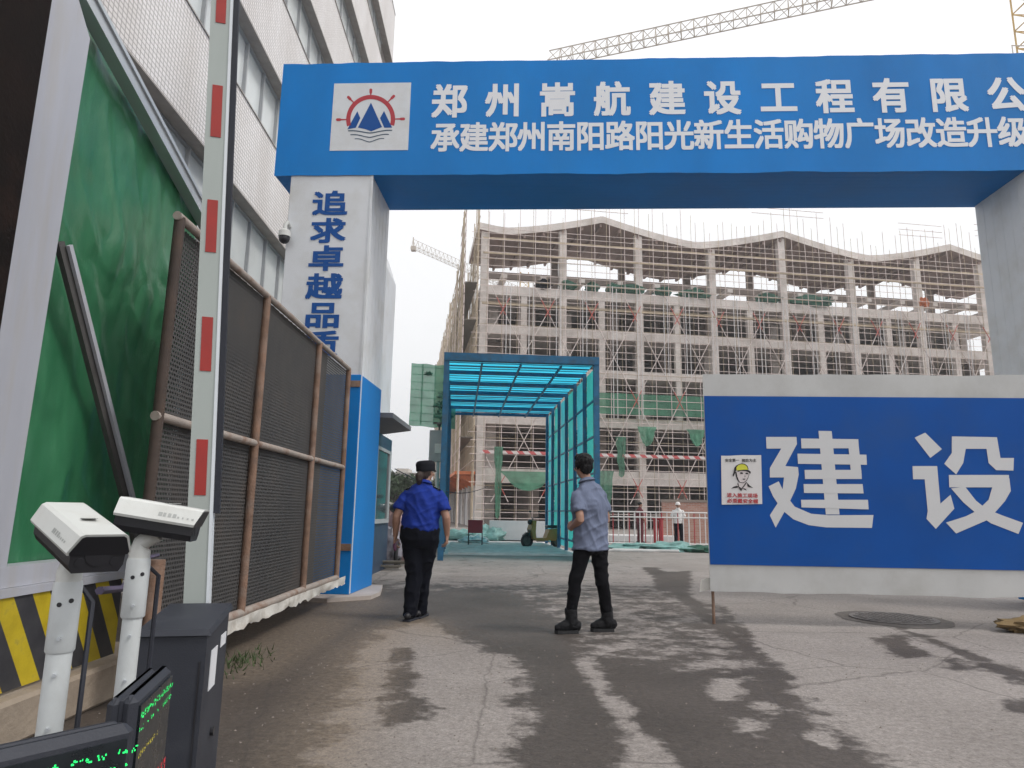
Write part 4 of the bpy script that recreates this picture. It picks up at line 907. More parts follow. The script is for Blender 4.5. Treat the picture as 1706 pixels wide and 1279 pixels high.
for b in np.arange(.4, BD, 3.2):
    mb = MB(); mb.hexa([EB(-.66, b, 3.3), EB(-.64, b, 3.3), EB(-.64, b+.15, 3.3), EB(-.66, b+.15, 3.3), EB(-2.2, b, 4.12), EB(-.64, b, 4.12), EB(-.64, b+.15, 4.12), EB(-2.2, b+.15, 4.12)]); part('bracket', mb, mt['orange'], sb)
# bundles of net on the terrace edge
def lump(c, r, seed, rough=.35, n=22, m=14):
    mb = MB(); mb.ell((0, 0, 0), (1, 1, 1), n, m)
    mb.v = [tuple(c[i]+p[i]*r[i]*(1+rough*mnoise.noise(Vector(p)*2.1+Vector((seed, 0, 0)))+rough*.6*mnoise.noise(Vector(p)*5+Vector((0, seed, 0)))) for i in range(3)) for p in mb.v]
    return mb
for i, (a, w, m_, lab) in enumerate(((4.9, .9, 'trouser_navy', 'dark crumpled net bundle, leftmost on the terrace edge'), (6.9, .95, 'net_dark', 'bright green net bundle on the terrace edge beside a column'), (9.1, .7, 'net_dark', 'small green net bundle alone near the left gable of the terrace'), (11.0, .8, 'net_dark', 'blackish green net bundle just left of the long heap'),
                                    (12.5, 1.7, 'net_dark', 'long dark green net heap on the terrace under the left gable'), (15.6, .9, 'net_dark', 'green net bundle drooping over the terrace edge in the roof dip'), (18.4, 1.6, 'net_dark', 'flat green net heap on the terrace in the roof dip'), (25.5, 1.5, 'net_dark', 'dark net heap on the terrace left of the middle gable column'),
                                    (29.6, 2.6, 'net_dark', 'longest green net heap on the terrace right of the middle gable'), (41.0, .6, 'orange', 'orange crumpled bundle on the terrace edge'))):
    c = EB(a, .1, 20.55+(.6 if m_ == 'orange' else 0)); solo('net_bundle', lump(c, (w*.8, .5, .42 if w < 2 else .5), i*3.3, .6), mt[m_], lab, 'net bundle', EB(a, .1, 20.18), 'net bundles lying on the terrace edge', smooth=60)
# ------------------------------------------------------------------ tower cranes
def lattice(mb, p, q, w, h, bays, r, tri=False):
    p, q = np.array(p, float), np.array(q, float); t = (q-p)/np.linalg.norm(q-p)
    a = np.cross(t, (0, 0, 1.)); a = np.array([1., 0, 0]) if np.linalg.norm(a) < .1 else a/np.linalg.norm(a); b = np.cross(a, t)
    cs = [(-w/2, 0), (w/2, 0), (0, h)] if tri else [(-w/2, -w/2), (w/2, -w/2), (w/2, w/2), (-w/2, w/2)]
    at = lambda i, k: p+(q-p)*i/bays+a*cs[k % len(cs)][0]+b*cs[k % len(cs)][1]
    for k in range(len(cs)): mb.tube([at(0, k), at(bays, k)], r, 4, cap=False)
    for i in range(bays):
        for k in range(len(cs)):
            mb.tube([at(i, k), at(i+1, k+1) if i % 2 else at(i+1, k+1)], r*.55, 4, cap=False); mb.tube([at(i, k), at(i, k+1)], r*.55, 4, cap=False)
zc = 48.0; tip = G(915, 106, zc); mid_ = G(1410, 1, zc); mst = G(1705, -62, zc)
cr = thing('tower_crane', 'pale tower crane whose lattice jib rises over the blue gate beam', 'crane', (mst[0], mst[1], 0))
mb = MB(); lattice(mb, (mst[0], mst[1], 0), (mst[0], mst[1], zc+7), 1.7, 0, 34, .09); part('mast', mb, mt['crane_yellow'], cr)
mb = MB(); lattice(mb, mst, tip, 1.3, 1.55, 34, .075, True); part('jib', mb, mt['crane'], cr)
mb = MB(); d_ = (mst-tip)/np.linalg.norm(mst-tip); lattice(mb, mst, mst+d_*14, 1.4, 1.0, 10, .075, True); part('counter_jib', mb, mt['crane'], cr)
mb = MB(); mb.box((-3.2, -1.6, zc-10.4), (-.9, 1.6, zc-10.2), Fr(mst*[1, 1, 0])); 
for x, y in ((-3.2, -1.6), (-3.2, 1.6), (-1, -1.6), (-1, 1.6), (-2.1, -1.6)): mb.tube([mst*[1, 1, 0]+[x, y, zc-10.3], mst*[1, 1, 0]+[x, y, zc-9.1]], .05, 4)
mb.tube([mst*[1, 1, 0]+[-3.2, -1.6, zc-9.15], mst*[1, 1, 0]+[-1, -1.6, zc-9.15]], .05, 4); part('platform', mb, mt['crane'], cr)
mb = MB(); mb.box((-.9, -2.2, zc-.8), (.9, -.9, zc+1.2), Fr(mst*[1, 1, 0])); part('cab', mb, mt['white_paint'], cr)
zc2 = 46.0; q0, q1 = G(688, 412, zc2), G(768, 447, zc2); q2 = q0+(q1-q0)*2.6
c2 = thing('tower_crane', 'distant thin crane jib poking out left of the scaffold', 'crane', (q2[0], q2[1], 0))
mb = MB(); lattice(mb, q0, q2, 1.2, 1.5, 30, .045, True); part('jib', mb, mt['crane'], c2)
mb = MB(); lattice(mb, (q2[0], q2[1], 0), (q2[0], q2[1], zc2+5), 1.7, 0, 30, .09); part('mast', mb, mt['crane_yellow'], c2)
mb = MB(); mb.tube([q0, q0+np.array([0, 0, 1.9])], .1, 5); mb.box((-.3, -.5, -.6), (.5, .5, .1), Fr(q0)); part('jib_tip', mb, mt['crane'], c2)

# ------------------------------------------------------------------ things in and around the tunnel
ns = thing('netting_screen', 'tall green netting screen on poles left of the blue tunnel', 'screen', (-3.2, 26, 0))
mb = MB(); mb.grid(lambda i, j: (-3.88+1.75*i, 26+.08*mnoise.noise(Vector((i*4, j*6, 2))), 4.36+2.42*j-.12*i+.05*mnoise.noise(Vector((i*5, 1, 1)))*(j in (0, 1))), 16, 22); part('net', mb, mt['net_pale'], ns, smooth=60)
for x in (-3.45, -2.95, -2.5):
    mb = MB(); mb.tube([(x, 26.08, 0 if x > -2.6 else 4.4), (x, 26.08, 6.75)], .025, 6); part('pole', mb, mt['grey_under'], ns)
for z in np.arange(4.5, 6.75, .3):
    mb = MB(); mb.tube([(-3.88, 26.05, z+.06), (-2.15, 26.05, z-.04)], .013, 5); part('batten', mb, mt['net_dark'], ns)
for k, (x, z, r) in enumerate(((-2.55, 4.75, .32), (-2.5, 5.5, .26), (-2.7, 5.15, .22), (-3.2, 6.35, .12), (-2.4, 6.0, .2))):
    c = np.array([x, 25.9, z]); mb = lump(c, (r, .10, r*.55), 40+k, .9); part('torn_net', mb, mt['net_dark'], ns)
mp = thing('meter_box', 'pale grey electrical box on a pole beside the tunnel post', 'electrical box', (-2.33, 22, 0))
mb = MB(); mb.box((-2.60, 21.9, 2.72), (-2.10, 22.2, 3.72), bev=.02); part('box', mb, mt['frame_grey'], mp)
mb = MB(); mb.box((-2.42, 21.87, 2.98), (-2.18, 21.905, 3.28), bev=.01); part('box_door', mb, mt['cam_white'], mp)
mb = MB(); mb.tube([(-2.33, 22.1, 0), (-2.33, 22.1, 2.75)], .06, 8); part('pole', mb, mt['pole_white'], mp, smooth=40)
mb = MB(); mb.tube([(-2.3, 21.95, 3.72), (-2.3, 21.95, 3.95)], .03, 8); mb.box((-2.36, 21.75, 3.84), (-2.24, 22.0, 3.94), bev=.02); mb.box((-2.5, 21.9, 3.92), (-2.1, 21.96, 3.97)); part('lamp_bracket', mb, mt['grey_under'], mp)
# white hoarding
for i, (x0, x1, h) in enumerate(((-.85, 1.0, .84), (1.02, 2.25, .84), (2.27, 3.1, .82))):
    t = thing('hoarding_panel', ('white hoarding panel beside the red board', 'white hoarding panel behind the electric bike', 'white hoarding panel half hidden by the tunnel wall')[i], 'hoarding', ((x0+x1)/2, 29.4, 0), 'low white hoarding panels behind the tunnel')
    mb = MB(); mb.box((x0, 29.4, .16 if i else .05), (x1, 29.48, h), bev=.008); part('panel', mb, mt['hoard_white'], t)
    mb = MB(); mb.box((x0+.1, 29.33, 0), (x1-.05, 29.6, .155 if i else .045)); part('plinth', mb, mt['grey_under'] if i < 2 else mt['concrete'], t)
sg = thing('red_board', 'dark red notice board on a thin black stand', 'notice board', (-1.2, 24.3, 0))
mb = MB(); mb.box((-1.44, 24.28, .46), (-.93, 24.31, .90)); part('board', mb, mt['logo_red'], sg)
mb = MB()
for x in (-1.42, -.95): mb.beam((x, 24.34, 0), (x, 24.34, .9), .03, .03); mb.beam((x, 24.75, 0), (x, 24.34, .8), .025, .025); mb.beam((x, 24.34, .2), (x, 24.6, .2), .02, .02)
mb.beam((-1.42, 24.34, .2), (-.95, 24.34, .2), .025, .025); part('stand', mb, mt['black_plastic'], sg)
rr = random.Random(9)
for i, (x, y, w, h, m_, lab) in enumerate(((-1.9, 29, .8, .35, 'tarp_teal', 'flattened teal net heap nearest the side of the concrete building'), (-.85, 29.5, .7, .42, 'tarp_teal', 'teal net heap behind the legs of the red board'), (-1.3, 26.3, .55, .22, 'white_cloth', 'white rubble sacks on the ground by the red board'),
                                       (4.1, 23.4, .9, .17, 'tarp_teal', 'long teal tarpaulin along the striped railing, left piece'), (5.3, 23.2, 1.1, .20, 'tarp_teal', 'teal tarpaulin in front of the white helmeted worker'), (6.3, 23.0, .7, .16, 'net_dark', 'dark green tarpaulin beside the edge of the blue board'))):
    solo('tarpaulin_heap', lump((x, y, h*.35), (w, .45, h), 70+i*2, .5), mt[m_], lab, 'tarpaulin', (x, y, 0), 'heaps of site tarpaulin', smooth=60)
mb = MB()
for k, (x0, x1, y) in enumerate(((3.3, 5.4, 22.6), (3.1, 4.6, 22.4), (3.3, 4.3, 22.75))): mb.tube([(x0+(x1-x0)*i/8, y+.12*mnoise.noise(Vector((i*.6, k, 0))), .05) for i in range(9)], .045, 6)
solo('hose', mb, mt['white_cloth'], 'white hose lying on the ground before the striped railing', 'hose', (4.2, 22.6, 0), smooth=60)
# red and white railing
rl = thing('striped_railing', 'red and white upright bar railing in front of the workers', 'railing', (5.5, 26, 0))
RF = Fr((3.62, 26.4), math.radians(-4))
for z in (1.27, 1.08, .12):
    mb = MB(); mb.tube([RF(0, 0, z), RF(4.3, 0, z)], .03, 6); part('rail', mb, mt['white_paint'], rl, smooth=40)
for k in range(22):
    mb = MB(); a = .05+.2*k; mb.tube([RF(a, 0, 0 if k % 5 == 0 else .12), RF(a, 0, 1.27)], .028 if k % 5 == 0 else .019, 6); part('bar', mb, mt[('red_paint' if k % 3 == 1 else 'white_paint')], rl, smooth=40)
for k, a in enumerate((1.8, 2.0)):
    mb = MB(); mb.box((a, .35, 0), (a+.16, .5, 1.05), RF, bev=.03); mb.box((a-.05, .33, 1.0), (a+.22, .52, 1.1), RF, bev=.03); solo('red_post', mb, mt['red_paint'], ('red post standing behind the railing, the left one', 'red post standing behind the railing, the right one')[k], 'post', RF(a, .4, 0))
bw = thing('brick_wall', 'low unplastered red brick wall beside the blue board', 'wall', (8.5, 31, 0))
mb = MB(); mb.box((6.75, 31, 0), (13, 31.24, 1.75)); part('brickwork', mb, mt['brick'], bw)
mb = MB(); mb.box((6.70, 30.97, 1.752), (13.02, 31.27, 1.86)); part('coping', mb, mt['concrete_dark'], bw)
mb = MB(); mb.box((4.3, 30.5, .0), (7.2, 31.6, .30), bev=.03); solo('white_step', mb, mt['hoard_white'], 'low white concrete step behind the striped railing', 'step', (5.7, 31, 0))
# electric bike
def ebike(loc, yaw):
    fr = Fr(loc, yaw); t = thing('electric_bike', 'electric bike with a black front wheel and orange brown body in the tunnel', 'electric bike', fr(0, 0, 0))
    for x in (.58, -.58):
        c = fr(x, 0, .235); ring = [c+fr.u*.185*math.cos(q)+np.array([0, 0, .185*math.sin(q)]) for q in np.linspace(0, 2*math.pi, 25)]
        mb = MB(); mb.tube(ring, .050, 8, side=fr.v); ty = part('wheel', mb, mt['tyre'], t, smooth=60)
        mb = MB(); mb.tube([c-fr.v*.02, c+fr.v*.02], .14, 16); mb.tube([c-fr.v*.05, c+fr.v*.05], .03, 8); part('rim', mb, mt['grey_under'], ty)
    mb = MB(); mb.tube([fr(.58, -.07, .235), fr(.50, -.07, .55), fr(.44, 0, .72), fr(.36, 0, .98)], .022, 6); mb.tube([fr(.58, .07, .235), fr(.50, .07, .55), fr(.44, 0, .72)], .022, 6); part('fork', mb, mt['grey_under'], t, smooth=40)
    mb = MB(); mb.tube([fr(.28, -.32, 1.02), fr(.36, -.12, 1.0), fr(.36, .12, 1.0), fr(.28, .32, 1.02)], .018, 6); part('handlebar', mb, mt['black_plastic'], t, smooth=40)
    mb = MB(); mb.prism([(.42, .30), (.50, .62), (.40, .92), (.30, .90), (.33, .55), (.30, .28)], lambda a, b, q: fr(a, q, b), -.17, .17); part('leg_shield', mb, mt['bike_orange'], t)
    mb = MB(); mb.prism([(.33, .24), (.33, .32), (-.10, .33), (-.22, .62), (-.75, .66), (-.80, .50), (-.45, .24)], lambda a, b, q: fr(a, q, b), -.14, .14); part('body', mb, mt['bike_orange'], t)
    mb = MB(); mb.box((-.75, -.13, .665), (-.15, .13, .76), fr, bev=.04); part('saddle', mb, mt['black_plastic'], t)
    mb = MB(); mb.ell(fr(.47, 0, .86), (.09, .09, .09), 12, 8); part('headlight', mb, mt['black_plastic'], t, smooth=180)
    mb = MB(); mb.prism([(.75, .42), (.62, .52), (.45, .47), (.47, .43), (.6, .47), (.72, .39)], lambda a, b, q: fr(a, q, b), -.06, .06); part('mudguard', mb, mt['black_plastic'], t)
    for s in (-1, 1):
        mb = MB(); mb.tube([fr(.30, s*.26, 1.02), fr(.30, s*.32, 1.18)], .008, 5); mb.ell(fr(.30, s*.34, 1.22), (.05, .05, .035), 10, 6); part('mirror', mb, mt['black_plastic'], t)
ebike((1.12, 24.4), math.radians(205))
# scooter under a pink cover, by the booth
sc_ = thing('covered_scooter', 'scooter under a pink and grey cover beside the booth', 'scooter', (-2.55, 15.6, 0))
mb = lump((-2.62, 15.6, .62), (.42, .62, .60), 3, .55); 
mb.v = [(x, y, max(z, .02)) for x, y, z in mb.v]; part('cover', mb, mt['pink_tarp'], sc_, smooth=50)
mb = lump((-2.52, 15.1, .42), (.30, .25, .42), 8, .5); mb.v = [(x, y, max(z, .02)) for x, y, z in mb.v]; part('grey_sheet', mb, mt['grey_bag'], sc_, smooth=50)
mb = MB(); mb.tube([(-2.75, 15.2, 1.2), (-2.5, 15.1, 1.28), (-2.25, 15.1, 1.22)], .02, 6); part('handlebar', mb, mt['black_plastic'], sc_, smooth=40)
mb = MB(); mb.ell((-2.4, 15.0, 1.22), (.19, .10, .12), 14, 8); part('headlamp', mb, mt['glass_dark'], sc_, smooth=180)
for x in (-2.85, -2.2):
    mb = MB(); mb.tube([(x+.1, 15.1, 1.22), (x, 15.1, 1.42)], .008, 5); mb.ell((x, 15.1, 1.46), (.07, .02, .05), 10, 6); part('mirror', mb, mt['black_plastic'], sc_)
mb = MB(); ring = [np.array([-2.35, 14.95+.24*math.cos(q), .25+.24*math.sin(q)]) for q in np.linspace(0, 6.2832, 20)]; mb.tube(ring, .045, 7); part('wheel', mb, mt['tyre'], sc_, smooth=60)
rr = random.Random(6)
for k in range(5):
    x, y = -2.62+.06*k, 14.3+rr.uniform(-.3, .3); a = rr.uniform(-.4, .3); fr = Fr((x, y), a); mb = MB(); mb.box((-.38, -.04, .01+.035*k), (.38, .04, .04+.035*k), fr)
    solo('wood_plank', mb, mt['plank'], 'grey wooden plank in the loose pile at the foot of the booth', 'plank', fr(0, 0, .01+.035*k), 'planks in the pile by the booth')
mb = MB(); mb.tube([(-2.5+(1.6*i/14), 15+.9*i, 2.05-.42*math.sin(math.pi*i/14)*(.9)+.12*i/14) for i in range(15)], .012, 5); solo('overhead_wire', mb, mt['rubber'], 'thin black wire sagging from the booth toward the tunnel', 'wire', (-2, 20, 2))
# manhole, stone, litter
mh = thing('manhole', 'round cast iron manhole cover in a broken dark ring below the blue board', 'manhole', (4.5, 8.42, 0))
mb = MB(); n = 48; V = [(4.5, 8.42, .009)]+[(4.5+(.60+.09*mnoise.noise(Vector((math.cos(a)*2, math.sin(a)*2, 3))))*math.cos(a), 8.42+(.66+.10*mnoise.noise(Vector((math.cos(a)*2, math.sin(a)*2, 8))))*math.sin(a), .005) for a in np.linspace(0, 2*math.pi, n, endpoint=False)]
mb.add(V, [(0, 1+i, 1+(i+1) % n) for i in range(n)]); part('mortar_ring', mb, mt['mortar'], mh)
mb = MB(); mb.tube([(4.5, 8.42, .0), (4.5, 8.42, .020)], .47, 40); part('frame', mb, mt['iron'], mh)
mb = MB(); mb.tube([(4.5, 8.42, .018), (4.5, 8.42, .027)], .425, 40)
for i in range(-5, 6):
    for j in range(-5, 6):
        if math.hypot(i, j) < 5.2: mb.box((4.5+i*.075-.024, 8.42+j*.075-.024, .027), (4.5+i*.075+.024, 8.42+j*.075+.024, .033))
part('cover', mb, mt['iron'], mh)
solo('kerb_stone', lump((5.52, 7.62, .06), (.34, .18, .09), 17, .5, 24, 14), mt['stone'], 'mossy yellow brown stone on the ground at the right edge', 'stone', (5.52, 7.62, 0), smooth=50)
# trees and flats beyond the booth
def tree(name, label, x, y, h, w, seed):
    t = thing(name, label, 'tree', (x, y, 0), 'trees beyond the booth'); rr = random.Random(seed)
    mb = MB(); mb.tube([(x, y, 0), (x+.2, y, h*.35), (x+.1, y+.2, h*.7)], [.28, .2, .1], 7)
    for k in range(6):
        a = rr.uniform(0, 6.3); z = h*rr.uniform(.35, .6); mb.tube([(x+.15, y, z), (x+w*.35*math.cos(a), y+w*.35*math.sin(a), z+h*.2)], [.1, .04], 5)
    part('trunk', mb, mt['bark'], t, smooth=60)
    mb = MB(); cl = [(rr.gauss(0, w*.28), rr.gauss(0, w*.28), h*.66+rr.gauss(0, h*.13), rr.uniform(.5, 1.1)) for _ in range(34)]
    for cx_, cy_, cz_, r in cl:
        for k in range(70):
            d = np.array([rr.gauss(0, 1) for _ in range(3)]); d /= np.linalg.norm(d); p = np.array([x+cx_, y+cy_, cz_])+d*r*rr.uniform(.5, 1)
            u_ = np.array([rr.gauss(0, 1) for _ in range(3)]); u_ /= np.linalg.norm(u_); v_ = np.cross(u_, d+.3*u_); s = rr.uniform(.14, .26)
            mb.add([p-u_*s, p+v_*s*.6, p+u_*s, p-v_*s*.6], [(0, 1, 2, 3)])
    part('crown', mb, mt['leaf'], t)
for i, (px_, y, h, w) in enumerate(((655, 72, 5.5, 4.2), (676, 84, 5.2, 5), (700, 78, 4.6, 4), (716, 95, 5.5, 4.5))):
    p = D(px_, 850, y); tree('leafy_tree', ('dark leafy tree beside the booth window', 'rounded tree just left of the security woman in the distance', 'low tree partly behind the security woman', 'far tree behind the tunnel post')[i], p[0], y, h, w, 50+i)
p = D(672, 850, 150); ap = thing('apartment_block', 'small beige apartment block far beyond the trees', 'building', (p[0], 150, 0))
mb = MB(); mb.box((p[0]-3.2, 150, 0), (p[0]+2.2, 160, 9.3)); mb.box((p[0]-2.2, 152, 9.3), (p[0]+.4, 158, 10.4)); part('wall', mb, mt['beige'], ap)
mb = MB()
for z in (6.7, 8.2):
    for k in range(5):
        mb = MB(); mb.box((p[0]-3+k*1.05, 149.93, z), (p[0]-2.4+k*1.05, 149.99, z+.85)); part('window', mb, mt['dark_window'], ap)
mb = MB(); mb.box((p[0]-3.5, 149.7, 9.1), (p[0]+2.4, 149.99, 9.4)); part('roof_edge', mb, mt['tile_edge'], ap)
# ------------------------------------------------------------------ people
V3 = lambda *a: np.array(a, float)
def unit(a): a = np.array(a, float); return a/np.linalg.norm(a)
def hand(mb, w, d, pn, th, curl=.35, s=1.0):
    """w wrist, d finger direction, pn palm normal, th thumb side"""
    d = unit(d); pn = unit(np.array(pn)-d*np.dot(pn, d)); th = np.cross(d, pn)*np.sign(np.dot(np.cross(d, pn), th) or 1)
    mb.tube([w-d*.02, w+d*.015, w+d*.05*s, w+d*.088*s], [(.027, .020), (.032, .019), (.042*s, .016), (.041*s, .013)], 12, side=th, round_cap=True)
    for k, (o, L) in enumerate(((.031, .070), (.0105, .080), (-.0105, .074), (-.031, .058))):
        p = w+d*(.086 if k in (1, 2) else .080)*s+th*o*s; dd = unit(d+th*o*1.6); pts = [p-dd*.012]; c = curl*(1+.12*k)
        for q, fr_ in enumerate((.45, .31, .24)):
            a = c*(q+.7); pts.append(pts[-1]+(dd*math.cos(a)+pn*math.sin(a))*(L*fr_+(.012 if q == 0 else 0))*s)
        mb.tube(pts, [.0090, .0086, .0080, .0068], 8, round_cap=True)
    p = w+d*.025+th*.026; mb.tube([p, p+(d*.55+th*.75+pn*.25)*.034, p+(d*.85+th*.62+pn*.45)*.058, p+(d*1.0+th*.42+pn*.6)*.078], [.0135, .0115, .0100, .0078], 8, round_cap=True)
def make_head(mb, c, hs, up=(0, 0, 1), s=1.0):
    hs = unit(hs); f = unit(np.cross(up, hs)); up = np.cross(hs, f); R3 = np.stack([hs, f, up], 1)
    P = lambda x, y, z: c+(hs*x+f*y+up*z)*s
    E = lambda p, r: mb.ell(P(*p), [q*s for q in r], 18, 12, R3)
    E((0, -.012, .025), (.076, .096, .088)); E((0, .022, -.035), (.062, .066, .078)); E((0, .050, -.075), (.036, .036, .034))
    E((0, .092, -.012), (.011, .016, .026)); E((0, .100, -.030), (.014, .012, .010)); E((0, .088, .018), (.05, .014, .012))
    E((0, .086, -.058), (.022, .010, .006)); E((0, .084, -.066), (.019, .010, .006))
    for s_ in (-1, 1):
        E((s_*.076, -.005, -.012), (.010, .020, .031)); E((s_*.045, .068, -.030), (.022, .020, .020))
    return P, R3
def build_person(label, loc, S, vox=.0065):
    sc = S.get('scale', 1.0); fr = Fr(loc, S.get('yaw', 0)); o_ = fr(0, 0, 0)
    L = lambda p: o_+(fr.u*p[0]+fr.v*p[1]+fr.w*p[2])*sc
    Vv = lambda p: fr.u*p[0]+fr.v*p[1]+fr.w*p[2]
    side = Vv(S['side']); hs = Vv(S['hside']); w_ = S.get('wrinkle', .008)
    # ---- body: one continuous skin
    mb = MB()
    mb.tube([L(p) for p, rx, ry in S['spine']], [(rx*.84*sc, ry*.84*sc) for p, rx, ry in S['spine']], 20, side=side, round_cap=False)
    hc = L(S['head']); P, R3 = make_head(mb, hc, hs, s=sc*S.get('hsize', 1))
    nb_ = L(S['neck']); mb.tube([nb_-V3(0, 0, .05), nb_, hc-V3(0, 0, .03)], [.066*sc, .056*sc, .054*sc], 14)
    for k in ('L', 'R'):
        sh, el, wr, hd, pn, th = S['arm'+k]; q = S.get('armr', 1.0)*sc
        a, b, c = L(sh), L(el), L(wr)
        mb.tube([a, a+(b-a)*.3, b-(b-a)*.12, b, b+(c-b)*.25, b+(c-b)*.7, c], [.030*q, .042*q, .041*q, .040*q, .041*q, .031*q, .025*q], 14, round_cap=True)
        hand(mb, c, Vv(hd), Vv(pn), Vv(th), S.get('curl', .4), sc)
        hp, kn, an, toe = S['leg'+k]; a, b, c = L(hp), L(kn), L(an)
        mb.tube([a, a+(b-a)*.5, b, b+(c-b)*.35, c, c-V3(0, 0, .03)], [.070*sc, .060*sc, .044*sc, .042*sc, .030*sc, .026*sc], 12, round_cap=True)
        t_ = unit(Vv(toe)); mb.tube([c-t_*.03-V3(0, 0, .04*sc), c+t_*.10*sc-V3(0, 0, .045*sc)], [.026*sc, .020*sc], 10, round_cap=True)
    me = fuse(mb, vox, 4); body = solo('person', me, mt['skin'], label, 'person', o_, S.get('group'), smooth=180)
    mb = MB()
    for s_ in (-1, 1): mb.ell(P(s_*.031, .078, .0), (.012, .012, .010), 10, 8)
    part('eyes', mb, mt['white_paint'], body, smooth=180)
    # ---- shirt
    mb = MB(); sp = [S['hemring']]+[x for x in S['spine'] if x[0][2] >= S['hem']-.001]; sk = S.get('shirtk', 1)
    mb.tube([L(p) for p, rx, ry in sp], [(rx*sc*(sk if p[2] < 1.3 else 1), ry*sc*(sk if p[2] < 1.3 else 1)) for p, rx, ry in sp], 26, side=side)
    for k in ('L', 'R'):
        sh, el = S['arm'+k][:2]; a, b = L(sh), L(el); f_ = S['sleeve']; q = S.get('armr', 1.0)*sc
        mb.tube([a-(b-a)*.10, a, a+(b-a)*f_*.5, a+(b-a)*f_], [.040*q, .054*q, .064*q, .069*q], 16, round_cap=False); mb.ell(a, (.050*q, .054*q, .046*q), 14, 10)
    mb.tube([nb_-V3(0, 0, .07), nb_+V3(0, 0, .012)], [(.098*sc, .086*sc), (.064*sc, .066*sc)], 16, side=side)
    me = fuse(mb, .011, 5)
    cm = MB(); cu = unit(hc-nb_); cm.tube([nb_+cu*.000, nb_+cu*.022*sc, nb_+cu*.040*sc, nb_+cu*.036*sc, nb_+cu*.006*sc], [(.078*sc, .080*sc), (.070*sc, .072*sc), (.064*sc, .066*sc), (.070*sc, .073*sc), (.090*sc, .090*sc)], 20, side=side, cap=False); part('collar', cm, mt[S['shirt']], body, smooth=60)
    sd_ = S.get('seed', 1)
    def wr_(p):
        a = 1-abs(mnoise.noise(Vector((p.x*9+p.z*5, p.y*9, p.z*3.2+sd_)))); b = 1-abs(mnoise.noise(Vector((p.x*5-p.z*8, p.y*6, p.z*7+sd_*3))))
        return w_*((a**3-.5)*1.1+(b**4-.4)*.9)
    displace(me, wr_); part('shirt', me, mt[S['shirt']], body, smooth=180)
    # ---- trousers
    mb = MB(); hp = [x for x in S['spine'] if x[0][2] <= S['waist']+.001]
    mb.tube([L(p) for p, rx, ry in hp], [(rx*1.005*sc, ry*1.01*sc) for p, rx, ry in hp], 24, side=side, round_cap=False)
    r0, r1, r2 = S['legr']
    for k in ('L', 'R'):
        h_, kn, an, toe = S['leg'+k]; a, b, c = L(h_), L(kn), L(an); e = c+V3(0, 0, S['cuff'])
        mb.tube([a+V3(0, 0, .04), a, a+(b-a)*.5, b, b+(e-b)*.4, e], [x*sc for x in (r0*.9, r0, (r0+r1)/2*1.02, r1, (r1+r2)/2*1.04, r2)], 18, side=side, round_cap=False)
    me = fuse(mb, .012, 5)
    def wt_(p):
        a = 1-abs(mnoise.noise(Vector((p.x*7, p.y*7, p.z*9+sd_)))); return w_*.9*(a**4-.4)
    displace(me, wt_); part('trousers', me, mt[S['trousers']], body, smooth=180)
    # ---- shoes
    for k in ('L', 'R'):
        an, toe = S['leg'+k][2:]; c = L(an); t_ = unit(Vv(toe)); gz = o_[2]+S.get('gz', 0); s_ = unit(np.cross(t_, (0, 0, 1)))
        q = lambda f, z: V3(c[0]+t_[0]*f*sc, c[1]+t_[1]*f*sc, gz+z*sc)
        bt = S.get('boot', False); mb = MB()
        if bt: mb.tube([V3(c[0], c[1], gz+.245*sc), V3(c[0], c[1], gz+.225*sc), q(-.005, .17), q(-.012, .10), q(-.01, .05)], [(.054*sc, .058*sc), (.061*sc, .065*sc), (.056*sc, .061*sc), (.058*sc, .064*sc), (.050*sc, .056*sc)], 16, side=s_, round_cap=False)
        h_ = .016 if bt else 0; mb.tube([q(-.075, .055+h_), q(-.02, .062+h_), q(.05, .062+h_), q(.095 if bt else .12, .050+h_), q(.135 if bt else .19, .040+h_)], [(.036, .036+h_), (.041, .042+h_), (.042, .040+h_), (.044, .032+h_*.8), (.036, .024+h_*.6)], 16, side=s_, round_cap=True)
        me = fuse(mb, .008, 4)
        if bt: displace(me, lambda p: .004*mnoise.noise(Vector((p.x*30, p.y*30, p.z*40))))
        sh_ = part('boot' if bt else 'shoe', me, mt['boot' if bt else 'shoe'], body, smooth=180)
        th = .032 if bt else .020
        k_ = .71 if bt else 1
        out = [(f*k_, y*(.86 if bt else 1)) for f, y in ((-.105, .030), (-.095, .042), (-.02, .046), (.06, .048), (.14, .055), (.20, .046), (.228, .022))]
        pl = [(f, y) for f, y in out]+[(f, -y) for f, y in reversed(out)]
        mb = MB(); mb.prism(pl, lambda a, b, z: q(a, z)+s_*b*sc, th, .002); part('sole', mb, mt['rubber' if not bt else 'tyre'], sh_)
    return body, P, R3, L, Vv, side
